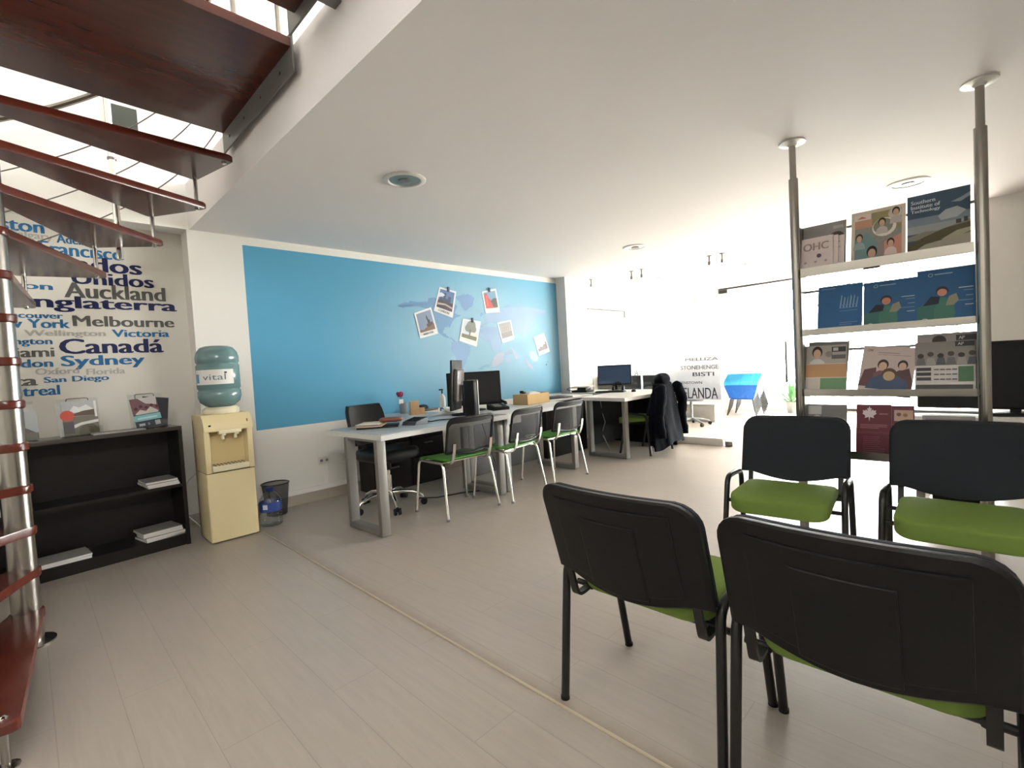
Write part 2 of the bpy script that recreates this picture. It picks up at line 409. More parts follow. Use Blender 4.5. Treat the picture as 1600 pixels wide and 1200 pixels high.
POL = [
[(3.71, 2.267), (3.972, 2.225), (3.888, 1.887), (3.6, 1.966)] ,
[(3.315, 1.927), (3.564, 2.009), (3.647, 1.688), (3.378, 1.629)] ,
[(4.409, 2.254), (4.674, 2.313), (4.729, 1.994), (4.458, 1.968)] ,
[(4.054, 1.884), (4.362, 1.852), (4.261, 1.517), (3.972, 1.598)] ,
[(4.66, 1.843), (4.934, 1.891), (4.985, 1.619), (4.741, 1.561)] ,
[(5.395, 1.645), (5.632, 1.709), (5.749, 1.424), (5.494, 1.366)] ,
]

# ------------------------------------------------------------ the setting
H, D = 2.56, 4.87
def sbox(name, *a, m=WHITE):
    mb = MB(); mb.bx(*a, m); return struct(mb.build(name, smooth=False))
sbox('floor', -2.6, 11.0, -2.5, 5.25, -0.1, 0, m=FLOOR)
gm = MB(); gm.bx(11.0, 24, -9, 12, -0.2, -0.06, mat('pavement', (176, 172, 166), 0.8)); struct(gm.build('ground', smooth=False))
sbox('ceiling', 1.09, 11.0, -2.5, D, H, 2.945, m=CEIL)
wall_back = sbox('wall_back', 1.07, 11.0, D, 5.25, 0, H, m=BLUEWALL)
wall_niche = sbox('wall_left_back', -2.6, 1.07, 5.07, 5.25, 0, H, m=mat('niche_paint', (214, 209, 198), 0.75, spec=0.2))
sbox('wall_upper', -2.6, 8.0, D, 5.25, H, 5.2, m=WHITE2)
sbox('wall_left', -2.75, -2.6, -2.5, 5.25, 0, 5.2, m=WHITE2)
mb = MB()
for a in ((-2.75, -1.6, 0, 5.2), (.1, 11.0, 0, 5.2), (-1.6, .1, 0, 3.2), (-1.6, .1, 4.0, 5.2)): mb.bx(a[0], a[1], -2.65, -2.5, a[2], a[3], WHITE2)
struct(mb.build('wall_right', smooth=False))
mb = MB()
for x in (-1.58, -.75, .08): mb.bx(x-.025, x+.025, -2.62, -2.53, 3.2, 4.0, WHITE2)
for z in (3.22, 3.98): mb.bx(-1.6, .1, -2.62, -2.53, z-.025, z+.025, WHITE2)
w4 = struct(mb.build('added_high_window', smooth=False))  # unseen window, added to light the stairwell and the left side
mb = MB(); mb.bx(-1.6, .1, -2.58, -2.574, 3.2, 4.0, GLASS); mb.build('pane', w4, smooth=False)
mb = MB()
for a in ((-2.5, .9, 2.945, 5.2), (4.3, 5.25, 2.945, 5.2), (.9, 4.3, 2.945, 3.2), (.9, 4.3, 4.9, 5.2)): mb.bx(8.0, 8.15, *a, WHITE2)
struct(mb.build('wall_upper_end', smooth=False))
mb = MB()
for y in (.92, 2.6, 4.28): mb.bx(8.02, 8.10, y-.03, y+.03, 3.2, 4.9, WHITE2)
for z in (3.2, 4.9): mb.bx(8.02, 8.10, .9, 4.3, z-.03, z+.03, WHITE2)
w3 = struct(mb.build('added_upper_window', smooth=False))  # out-of-view window added to brighten the upper walls
mb = MB(); mb.bx(8.05, 8.056, .9, 4.3, 3.2, 4.9, GLASS); mb.build('pane', w3, smooth=False)
sbox('wall_end', 6.5, 6.75, -2.5, 0.03, 0, H)
sbox('pillar', 5.985, 6.42, 4.69, D, 0, H)
mb = MB(); mb.bx(-2.75, 8.15, -2.65, 5.25, 5.2, 5.3, WHITE2)
struct(mb.build('ceiling_upper', smooth=False))
# baseboard with the cable duct on top of it
mb = MB(); mb.bx(1.30, 5.985, D-0.012, D, 0, 0.10, mat('baseboard_beige', (170, 160, 146), 0.5)); mb.bx(1.30, 5.985, D-0.02, D, 0.10, 0.148, WHITE, 0.004)
struct(mb.build('baseboard_back'))
sbox('baseboard_left_back', -2.6, 1.07, 5.058, 5.07, 0, 0.09, m=MATS['baseboard_beige'])
mb = MB(); mb.bx(1.295, 1.309, -2.5, 4.6, 0, 0.004, mat('threshold_strip', (186, 172, 150), 0.45, 0.3), 0.0015); struct(mb.build('trim_1'))
# small dark window high on the upper wall
mb = MB(); mb.bx(0.60, 0.82, D-0.02, D, 3.25, 3.475, WHITE2); win = struct(mb.build('window_2', smooth=False))
mb = MB(); mb.bx(0.622, 0.79, D-0.026, D-0.018, 3.268, 3.455, mat('dark_green_pane', (62, 68, 62), 0.3)); mb.build('pane', win)

# lettering on the niche wall and the printed map on the blue wall are parts of their walls
CN, CB, CG, CL = (18, 27, 76), (32, 102, 150), (92, 90, 86), (172, 168, 159)
wcol = dict(Boston=CB, Calgary=CL, Adelaide=CB, Estados=CN, Unidos=CN, Brighton=CB, Auckland=CG, Inglaterra=CN, Vancouver=CB, Melbourne=CG,
            Wellington=CL, Victoria=(32, 104, 152), Washington=CB, Miami=CG, Sydney=CB, London=CB, Oxford=CL, Florida=CL, Malta=CG, Montreal=CB)
wcol['San Francisco'] = CB; wcol['New York'] = CB; wcol['San Diego'] = CB; wcol['Canadá'] = CN
for cname, cc in (('navy', CN), ('blue', CB), ('teal', (32, 104, 152)), ('grey', CG), ('pale_grey', CL)):
    mb = MB()
    for wtxt, a, b, c, e in WORDS:
        if wcol[wtxt] == cc: put_text(mb, wtxt, lambda u, v: (u, 5.068, v), a, b, c, e, flat(cc), 0, 2, (0, -1, 0))
    o = mb.build(cname+'_lettering', wall_niche, smooth=False); o['label'] = cname.replace('_', ' ')+' city and country names on the wall'
mcol = dict(na=(106, 146, 184), green=(116, 150, 190), sa=(122, 158, 196), af=(132, 160, 192), eu=(138, 164, 194), jp=(138, 164, 194), br=(120, 158, 196), sib=(138, 166, 196),
            an=(120, 164, 190), pk1=(160, 166, 186), pk2=(140, 156, 186), pk3=(166, 160, 182), pk4=(150, 170, 200), au=(150, 150, 172), au2=(150, 168, 196), nz=(60, 90, 120), nz2=(60, 90, 120))
mb = MB()
rr_ = random.Random(3)
for i, (k, pl) in enumerate(MAP.items()):
    # ragged coast: subdivide with small offsets
    q = []
    for j, p in enumerate(pl):
        n_ = pl[(j+1) % len(pl)]; q.append(p)
        if k not in ('nz', 'nz2', 'pk3'):
            for t in (0.33, 0.66): q.append((p[0]+(n_[0]-p[0])*t+rr_.uniform(-.012, .012), p[1]+(n_[1]-p[1])*t+rr_.uniform(-.012, .012)))
    mb.add([(x, D-0.0012-0.00005*i, z) for x, z in q], [tuple(range(len(q)))], flat(mcol[k]))
for _ in range(26): # small islands of the print
    x, z = rr_.choice([(4.05, 1.95), (3.95, 1.7), (5.1, 1.5), (5.25, 1.55), (4.0, 2.0), (3.85, 1.62)]); x += rr_.uniform(-.14, .14); z += rr_.uniform(-.07, .07); s_ = rr_.uniform(.008, .022)
    mb.add([(x+s_*math.cos(a)*rr_.uniform(.6, 1.3), D-0.001, z+s_*.6*math.sin(a)*rr_.uniform(.6, 1.3)) for a in [i*math.pi/3 for i in range(6)]], [tuple(range(6))], flat((140, 172, 204)))
mb.build('world_map', wall_back, smooth=False)['label'] = 'grey-blue world map printed on the blue wall'

# ------------------------------------------------------------ picture prints pinned on the map
def polaroid(q, label, items, clip):
    cx = sum(p[0] for p in q)/4; cz = sum(p[1] for p in q)/4
    t = thing('photo_print', label, 'photo', (cx, D-0.002, cz), group='photo prints on the world map')
    def bil(u, v, d):
        a = [q[3][i]*(1-u)*(1-v)+q[2][i]*u*(1-v)+q[1][i]*u*v+q[0][i]*(1-u)*v for i in (0, 1)]
        return (a[0]-cx, -0.003-d, a[1]-cz)
    mb = MB(); V = [bil(u, v, 0) for u, v in ((0, 0), (1, 0), (1, 1), (0, 1))]
    mb.add(V+[(x, 0, z) for x, _, z in V], [(0, 1, 2, 3), (4, 5, 6, 7), (0, 1, 5, 4), (1, 2, 6, 5), (2, 3, 7, 6), (3, 0, 4, 7)], mat('photo_card', (226, 224, 222), 0.6))
    mb.build('card', t, smooth=False)
    mb = MB(); cover(mb, bil, items, 1, 1); mb.build('picture', t, smooth=False)
    if clip:
        mb = MB(); x, y, z = bil(0.52, 1.0, 0.006); mb.box((x, y, z), (0.03, 0.014, 0.06), flat((70, 90, 120)), None, 0.004); mb.build('clip', t)
F0 = (.07, .20, .93, .94)
def sky_(c): return [('r', .08, .2, .92, .93, c)]
def cap_(txt): return [('t', txt, .22, .07, .78, .15, (120, 116, 116))]
polaroid(POL[0], 'photo print of a towered city skyline, uppermost on the left of the wall map', sky_((86, 116, 160))+[('r', .08, .2, .92, .5, (60, 52, 60)), ('p', [(.15, .5), (.15, .75), (.25, .75), (.25, .6), (.35, .6), (.35, .82), (.45, .82), (.45, .62), (.6, .62), (.6, .72), (.75, .72), (.75, .5)], (54, 62, 86)), ('p', [(.08, .6), (.3, .66), (.4, .74), (.2, .8), (.08, .78)], (206, 214, 224)), ('p', [(.1, .3), (.5, .36), (.9, .3), (.9, .36), (.5, .42), (.1, .38)], (170, 160, 160))]+cap_('LONDON'), True)
polaroid(POL[1], 'photo print with a statue against grey sky, leftmost on the wall map', sky_((132, 146, 172))+[('p', [(.08, .2), (.92, .2), (.92, .42), (.6, .38), (.3, .28), (.08, .3)], (122, 92, 74)), ('p', [(.58, .34), (.6, .55), (.56, .7), (.62, .8), (.66, .62), (.74, .58), (.72, .36)], (48, 50, 60)), ('p', [(.5, .36), (.86, .4), (.86, .5), (.52, .46)], (84, 66, 56))]+cap_('NUEVA YORK'), False)
polaroid(POL[2], 'photo print dominated by red, upper middle of the wall map', sky_((116, 150, 176))+[('p', [(.1, .2), (.12, .8), (.2, .88), (.32, .86), (.36, .7), (.5, .5), (.62, .2)], (206, 74, 66)), ('p', [(.62, .2), (.5, .5), (.7, .62), (.92, .6), (.92, .2)], (96, 84, 78)), ('r', .2, .3, .3, .8, (224, 110, 100))]+lines(.3, .8, .12, 1, .05, (150, 146, 146)), True)
polaroid(POL[3], 'photo print with a leafy tree and lawn, centre of the wall map', sky_((196, 206, 214))+[('r', .08, .2, .92, .36, (112, 108, 76)), ('c', .5, .72, .26, (128, 132, 120)), ('c', .35, .64, .16, (118, 124, 112)), ('c', .68, .62, .14, (122, 126, 114)), ('r', .47, .34, .53, .6, (90, 78, 66)), ('r', .55, .36, .85, .5, (214, 206, 196))]+lines(.3, .75, .12, 1, .05, (150, 146, 146)), True)
polaroid(POL[4], 'faded grey-brown photo print, right of centre on the wall map', sky_((150, 152, 158))+[('r', .08, .2, .92, .46, (132, 128, 124)), ('r', .18, .46, .82, .78, (166, 156, 148))]+[('r', .24+.14*i, .5, .3+.14*i, .74, (138, 134, 134)) for i in range(4)], False)
polaroid(POL[5], 'pale photo print with dark city silhouette, rightmost on the wall map', sky_((190, 200, 214))+[('p', [(.08, .2), (.92, .2), (.92, .56), (.84, .6), (.8, .44), (.66, .48), (.5, .36), (.3, .42), (.2, .32), (.08, .36)], (124, 108, 112))]+lines(.3, .7, .1, 1, .05, (150, 146, 146)), False)

# ------------------------------------------------------------ shop front
sbox('wall_front', 10.9, 11.1, 3.5, 5.25, 0, H)
mb = MB()
FR = mat('frame_beige', (206, 190, 166), 0.5)
mb.bx(10.93, 11.05, -2.5, 3.5, 2.44, 2.56, FR); mb.bx(10.93, 11.05, -2.5, 3.5, 0, 0.08, FR)
for y in (-2.45, -1.0, 0.45, 1.93, 3.47): mb.bx(10.95, 11.03, y-.03, y+.03, 0.08, 2.44, FR)
mb.bx(10.95, 11.03, 1.96, 3.44, 2.05, 2.10, FR)
w1 = struct(mb.build('window_1', smooth=False))
mb = MB()
for a, b in ((-2.42, -1.03), (-.97, .42), (.48, 1.9), (1.96, 3.44)): mb.bx(10.985, 10.992, a, b, 0.08, 2.44, GLASS)
mb.build('pane', w1, smooth=False)

# ------------------------------------------------------------ glass partition and door
GX = 6.6
gp = thing('glass_partition', 'frameless glass partition with dark city lettering between the office and the front room', 'glass partition', (GX, 3.6, 0))
def gl(y): return y-3.6
for a, b in ((2.61, 3.79), (3.81, 4.69)):
    mb = MB(); mb.bx(-.005, .005, gl(a), gl(b), 0.10, 2.545, GLASS); p_ = mb.build('pane', gp, smooth=False)
    mb = MB()
    for y in (a, b): mb.bx(-.006, .006, gl(y)-.003, gl(y)+.003, 0.10, 2.545, mat('glass_edge', (120, 140, 134), 0.2))
    mb.build('polished_edge', p_, smooth=False)
mb = MB(); mb.bx(-.03, .03, gl(2.61), gl(4.69), 0.0, 0.10, WHITE, .004); mb.build('sill', gp)
fm = bpy.data.materials.new('frosted_film'); fm.use_nodes = True; nt = fm.node_tree; nt.nodes.clear()
o_ = node(nt, 'ShaderNodeOutputMaterial'); t_ = node(nt, 'ShaderNodeBsdfTransparent'); l_ = node(nt, 'ShaderNodeBsdfTranslucent'); d_ = node(nt, 'ShaderNodeBsdfDiffuse')
l_.inputs[0].default_value = (.30, .30, .31, 1); d_.inputs[0].default_value = (.6, .6, .6, 1)
a_ = node(nt, 'ShaderNodeMixShader'); a_.inputs[0].default_value = .3; nt.links.new(l_.outputs[0], a_.inputs[1]); nt.links.new(d_.outputs[0], a_.inputs[2])
tc_ = node(nt, 'ShaderNodeTexCoord'); sp_ = node(nt, 'ShaderNodeSeparateXYZ'); nt.links.new(tc_.outputs['Object'], sp_.inputs[0])
mr_ = node(nt, 'ShaderNodeMapRange'); mr_.inputs[1].default_value = .85; mr_.inputs[2].default_value = 1.75; mr_.inputs[3].default_value = .85; mr_.inputs[4].default_value = .0
nt.links.new(sp_.outputs[2], mr_.inputs[0])   # the film's dot pattern thins out upwards
b_ = node(nt, 'ShaderNodeMixShader'); nt.links.new(mr_.outputs[0], b_.inputs[0]); nt.links.new(t_.outputs[0], b_.inputs[1]); nt.links.new(a_.outputs[0], b_.inputs[2]); nt.links.new(b_.outputs[0], o_.inputs[0])
mb = MB(); mb.bx(-.0066, -.0056, gl(2.62), gl(3.42), .625, 1.75, fm); mb.build('frosted_film', gp, smooth=False)
def clamp(y, parent, x=0):
    mb = MB(); mb.cyl((x, y, 2.553), (x, y, 2.56), .035, DSTEEL, 14); mb.cyl((x, y, 2.46), (x, y, 2.555), .011, DSTEEL, 8); mb.box((x, y, 2.462), (.03, .03, .05), DSTEEL, None, .004)
    mb.build('ceiling_clamp', parent)
for y in (4.62, 3.88, 3.71, 2.70, 2.53): clamp(gl(y), gp, -.02)
def gtext(items, parent, col):
    mb = MB()
    for s_, ya, yb, za, zb in items: put_text(mb, s_, lambda u, v: (-.0085, -u, v), -gl(ya), -gl(yb), za, zb, flat(col), 0, 1, (-1, 0, 0))
    return mb.build('lettering', parent, smooth=False)
gtext([('MELLIZA', 3.10, 2.64, 1.165, 1.205), ('STONEHENGE', 3.17, 2.64, 1.045, 1.10), ('BISTI', 3.0, 2.70, .95, 1.005), ('QUEENSTOWN', 3.29, 2.87, .835, .88), ('ZELANDA', 3.235, 2.66, .64, .79)], gp, (66, 68, 74))
gtext([('S.A. DE DALE', 4.01, 3.84, 1.225, 1.255), ('A', 3.915, 3.845, .985, 1.07), ('QUEBEC', 4.0, 3.82, .79, .835)], gp, (44, 46, 52))
door = thing('glass_door', 'frameless glass door beside the lettered partition, with floor pivot and top rail', 'door', (GX, 2.6, 0))
mb = MB(); mb.bx(-.005, .005, -.89, -.01, .015, 2.07, GLASS); mb.build('pane', door, smooth=False)
mb = MB(); mb.bx(-.0055, .0055, -.015, -.009, .015, 2.07, MATS['glass_edge']); mb.build('polished_edge', door, smooth=False)
mb = MB(); mb.box((0, -.06, .035), (.035, .10, .055), DSTEEL, None, .008); mb.lathe([(.055, 0), (.055, .006), (.03, .014)], (0, -.06, 0), DSTEEL, 18); mb.build('floor_pivot', door)
mb = MB(); mb.box((0, -.06, 2.06), (.035, .12, .05), DSTEEL, None, .006); mb.bx(-.012, .012, -.9, 0, 2.08, 2.105, DSTEEL); mb.build('top_rail', door)
mb = MB(); mb.cyl((-.06, -.80, .85), (-.06, -.80, 1.35), .014, STEEL); mb.cyl((-.06, -.80, .9), (0, -.80, .9), .01, STEEL); mb.cyl((-.06, -.80, 1.3), (0, -.80, 1.3), .01, STEEL); mb.build('handle', door)
tr = thing('glass_panel', 'plain glass panel right of the glass door, behind the brochure rack', 'glass partition', (GX, 0.9, 0))
mb = MB(); mb.bx(-.005, .005, -.86, .79, .0, 2.55, GLASS); mb.build('pane', tr, smooth=False)
mb = MB(); mb.bx(-.006, .006, .785, .792, 0, 2.55, MATS['glass_edge']); mb.build('polished_edge', tr, smooth=False)

# ------------------------------------------------------------ spiral staircase
CX, CY = -0.06, 3.42
st = thing('spiral_staircase', 'spiral staircase with mahogany treads round a steel column, wire rope balustrade and landing overhead', 'staircase', (CX, CY, 0))
RISE = .2095
def pol(a, r, z): return (r*math.cos(rad(a)), r*math.sin(rad(a)), z)
STEP, Z0, TH, RO = 20.3, 0.168, 0.042, 1.11
mb = MB(); mb.cyl((0, 0, 0.012), (0, 0, 4.0), .056, STEEL, 32); mb.build('column', st)
mb = MB(); mb.lathe([(.10, 0), (.10, .008), (.06, .012)], (0, 0, 0), STEEL, 32); mb.build('base_flange', st)
for k in range(13):
    z = Z0+RISE*k; a0 = 244-STEP*k; a1 = 269-STEP*k; am = (a0+a1)/2
    # outline: hub circle, two straight edges, blunt outer end with eased corners
    hub = [pol(am+180+d, .066, 0)[:2] for d in range(-105, 106, 15)]
    P0 = Vector(pol(a0, RO, 0)); P1 = Vector(pol(a1, RO, 0)); H0 = Vector((*hub[-1], 0)); H1 = Vector((*hub[0], 0))
    # hub runs from +am-75 side round the back; order it so the outline is simple
    e = fillet([H0, P0, P1, H1], .035, 4)
    if (H0-P0).length+(H1-P1).length > (H1-P0).length+(H0-P1).length: e = fillet([H0, P1, P0, H1], .035, 4)
    outl = hub+[(p.x, p.y) for p in e[1:-1]]
    mb = MB(); n = len(outl)
    c0 = Vector(pol(am, .4, 0))
    def ins(s_, zz): return [((x-c0.x)*s_+c0.x, (y-c0.y)*s_+c0.y, zz) for x, y in outl]
    rings = [ins(.985, z-TH), ins(1, z-TH+.007), ins(1, z-.007), ins(.985, z)]
    V = [p for r_ in rings for p in r_]; F = [tuple(range(n))[::-1], tuple(range(3*n, 4*n))]
    for i in range(3):
        for j in range(n): F.append((i*n+j, i*n+(j+1) % n, (i+1)*n+(j+1) % n, (i+1)*n+j))
    mb.add(V, F, WOOD); td = mb.build('tread', st, sharp=30)
    for a, r_ in ((a1-2.4, RO-.05), (a0+2.3, RO-.05)):
        x, y, _ = pol(a, r_, 0)
        mb = MB(); mb.lathe([(.016, z-.001), (.016, z+.004), (.009, z+.009), (.0, z+.01)], (x, y, 0), CHROME, 14)
        mb.build('bolt', td)
        mb = MB(); mb.lathe([(.0, z-TH-.012), (.009, z-TH-.011), (.014, z-TH-.006), (.014, z-TH+.001)], (x, y, 0), CHROME, 12); mb.build('cap_nut', td)
    # rod from the start corner of this tread down to the end corner of the one below (or the floor)
    x1, y1, _ = pol(a1-2.4, RO-.05, 0)
    if k == 0: lo = (x1, y1, 0)
    else: lo = (x1, y1, z-RISE)
    mb = MB(); mb.cyl((lo[0], lo[1], lo[2]), (x1, y1, z-TH), .0125, STEEL, 12)
    if k == 0: mb.lathe([(.035, 0), (.035, .005), (.016, .01)], (x1, y1, 0), STEEL, 16)
    mb.build('baluster_rod', st)
PLATE = mat('grey_painted_steel', (110, 108, 104), .45, .3)
# landing platform that meets the upper floor edge
def lx(x): return x-CX
def ly(y): return y-CY
zl = 2.93
mb = MB(); mb.prism([(lx(-.45), ly(3.47)), (lx(-.45), ly(2.43)), (lx(1.045), ly(2.455)), (lx(1.045), ly(3.60))], zl-.045, zl, WOOD); lp = mb.build('landing', st)
mb = MB(); mb.bx(lx(1.045), lx(1.055), ly(2.44), ly(3.615), zl-.17, zl+.02, PLATE)
for i in range(4): mb.cyl((lx(1.043), ly(2.6+.29*i), zl-.11), (lx(1.038), ly(2.6+.29*i), zl-.11), .008, DSTEEL, 10)
mb.build('steel_plate', lp)
mb = MB()
mb.bx(lx(1.056), lx(1.09), ly(2.6), ly(2.68), zl-.06, zl-.01, DSTEEL); mb.bx(lx(1.056), lx(1.09), ly(3.4), ly(3.48), zl-.06, zl-.01, DSTEEL)
mb.build('bearer', lp)
mb = MB(); mb.bx(lx(.10), lx(.975), ly(1.30), ly(2.22), zl-.045, zl, WOOD, .004); l2 = mb.build('landing', st)
mb = MB(); mb.bx(lx(.975), lx(.985), ly(1.30), ly(2.30), zl-.10, zl+.02, PLATE); mb.bx(lx(.985), lx(1.09), ly(2.0), ly(2.06), zl-.06, zl-.01, DSTEEL); mb.build('steel_plate', l2)
# balustrade: posts, three wire ropes, handrail
RP = 1.13
def post(a, zb, top, r_=.021):
    x, y, _ = pol(a, RP, 0); mb = MB(); mb.cyl((x, y, zb), (x, y, zb+top), r_, CHROME, 16)
    for h_ in (.19, .44, .70): mb.cyl((x-.0, y-.0, zb+h_-.008), (x, y, zb+h_+.008), r_+.006, DSTEEL, 12)
    mb.build('post', st)
for a, k in ((119.5, 7), (57.5, 10)): post(a, 2.27-.2095*(10-k)-.12, 1.15)
def helix(dz, r_, m, name, a_hi=196, a_lo=10, n=70):
    pts = []
    for i in range(n+1):
        a = a_hi+(a_lo-a_hi)*i/n; pts.append(pol(a, RP, 2.27+dz+(60-a)*.0104))
    mb = MB(); mb.tube(pts, r_, m, 8); mb.build(name, st)
for dz in (.19, .44, .70): helix(dz, .004, DSTEEL, 'wire_rope')
helix(1.03, .02, STEEL, 'handrail')
for x, y in ((.80, 2.47), (1.0, 2.47)):
    mb = MB(); mb.cyl((lx(x), ly(y), zl), (lx(x), ly(y), zl+.95), .012, STEEL, 12); mb.build('post', st)
mb = MB()
for h_ in (.15, .4, .65): mb.tube([(lx(.35), ly(2.47), zl+h_), (lx(1.0), ly(2.47), zl+h_)], .004, DSTEEL, 6)
mb.build('wire_rope', st)

# ------------------------------------------------------------ chairs
def seat_geo(mb, m, w=.47, d=.47, cx=.05, z0=.428, z1=.470, r=.075):
    o = rrect(d, w, r, 7, cx, 0)
    pr = []
    for i in range(9):
        t = i/8*math.pi; pr.append((1-.055*(1-math.sin(t)**.7 if 0 < t < math.pi else 1), z0+(z1-z0)*(1-math.cos(t))/2))
    pr.append((.6, z1+.006)); pr.append((.2, z1+.008))
    # thicker towards the front, waterfall edge, slightly dished
    def tf(x, y, z):
        k = max(0, min(1, (x+.12)/.36))
        if z < (z0+z1)/2: z -= .042*k
        return (x, y, z+.008*k-max(0, x-cx-.15)*.14-.005*math.cos(y/w*math.pi))
    mb.pillow(o, pr, m, tf)
def back_fn(w=.283, zt=.84, zs=.508, zb=.464, r=.075, tilt=.30, cv=.035, x0=-.235):
    def f(u, v, off=0.0, sc=1.0):
        y = (u*2-1)*w; a = abs(y)
        top = zt-(0 if a < w-r else r-math.sqrt(max(0, r*r-(a-(w-r))**2)))
        bot = zs+(zb-zs)*math.cos(min(1, a/(w*.8))*math.pi/2)
        z = bot+(top-bot)*v
        mid = (zt+zb)/2
        z = mid+(z-mid)*sc; y *= sc
        x = x0-(z-zs)*tilt+cv*(a/w)**2+off
        return (x, y, z)
    return f
def us(n): # denser samples near the rounded sides
    return [0.5-0.5*math.cos(math.pi*i/(n-1)) for i in range(n)]
def shell(mb, f, m, off0, off1, sc=1.0, nu=23, nv=9):
    U = us(nu); prof = [(off0, .97*sc), (off0+(off1-off0)*.25, sc), (off0+(off1-off0)*.75, sc), (off1, .965*sc)]
    # front and back faces joined round the rim
    V = []; F = []
    def ringpts(off, s_):
        pts = [f(U[i], 0, off, s_) for i in range(nu)]+[f(1, j/(nv-1), off, s_) for j in range(1, nv)]
        pts += [f(U[i], 1, off, s_) for i in range(nu-2, -1, -1)]+[f(0, j/(nv-1), off, s_) for j in range(nv-2, 0, -1)]
        return pts
    n = None
    for off, s_ in prof:
        p = ringpts(off, s_); n = len(p); V += p
    for i in range(len(prof)-1):
        for k in range(n): F.append((i*n+k, i*n+(k+1) % n, (i+1)*n+(k+1) % n, (i+1)*n+k))
    mb.add(V, F, m)
    for off, s_ in (prof[0], prof[-1]): mb.grid(lambda u, v: f(U[min(nu-1, int(round(u*(nu-1))))], v, off, s_), nu, nv, m)
def side_leg(s, front, m, r=.0152, feet=True):
    """half of a bent side frame: from the middle of its top rail to the front or rear foot"""
    y = .284*s; yf = .29*s
    if front: pts = [(-.04, y, .524), (.095, y, .530), (.215, yf, .0)]
    else: pts = [(-.04, y, .524), (-.185, y, .512), (-.23, yf, .0)]
    mb = MB(); mb.tube(fillet(pts, .055, 6), r, m, 12)
    fx = .215 if front else -.23
    mb.cyl((fx, yf, 0), (fx, yf, .012), r+.0015, BLACKP, 12); return mb
def visitor_chair(label, loc, rz, group, first=[None]):
    if first[0] is None:
        t = thing('visitor_chair', label, 'chair', loc, rz, group)
        mb = MB(); seat_geo(mb, GREENF); mb.build('seat', t, sharp=50)
        f = back_fn()
        mb = MB(); shell(mb, f, BLACKP, 0, -.03)
        # raised panel and ribs moulded in the back shell
        f2 = lambda u, v, off=0, sc=1: f(.13+.74*u, .10+.78*v, off, sc)
        shell(mb, f2, BLACKP, -.026, -.0345, 1.0, 15, 6)
        f3 = lambda u, v, off=0, sc=1: f(.33+.36*u, .06+.68*v, off, sc)
        shell(mb, f3, BLACKP, -.030, -.0385, 1.0, 11, 5)
        mb.build('back_shell', t, sharp=40)
        mb = MB(); shell(mb, f, BLACKF, .028, .002, .985); mb.build('back_pad', t, sharp=50)
        for s in (1, -1):
            for fr in (True, False): side_leg(s, fr, BLACKM).build('leg', t, sharp=60)
        for s in (1, -1):
            y = .235*s; mb = MB()
            mb.tube(fillet([(-.262, y, .64), (-.228, y, .50), (-.20, y, .40), (-.15, y, .40), (-.10, y, .412)], .045, 6), .012, BLACKM, 10, sq=(.026, .012))
            mb.build('back_upright', t, sharp=60)
        mb = MB()
        for x in (-.12, .12): mb.cyl((x, -.287, .40 if x > 0 else .408), (x, .287, .40 if x > 0 else .408), .011, BLACKM, 10)
        mb.tube([(-.13, .22, .405), (.2, .17, .385)], .01, BLACKM, 8); mb.tube([(-.13, -.22, .405), (.2, -.17, .385)], .01, BLACKM, 8)
        mb.build('seat_frame', t)
        first[0] = t; return t
    c = clone(first[0]); c.location = loc; c.rotation_euler.z = rz; c['label'] = label; c['group'] = group; return c

GW = 'black and green visitor chairs in the waiting circle'
visitor_chair('black visitor chair seen from behind, its green seat visible, nearest the floor strip', (1.575, .862, 0), 0, GW)
visitor_chair('black visitor chair seen from behind, largest, at the bottom right corner', (1.565, .245, 0), rad(0), GW)
visitor_chair('black visitor chair facing the camera before the rack, whole backrest showing', (2.985, .845, 0), rad(185), GW)
visitor_chair('black visitor chair facing the camera, cut by the right photo edge', (2.99, .115, 0), rad(182.5), GW)

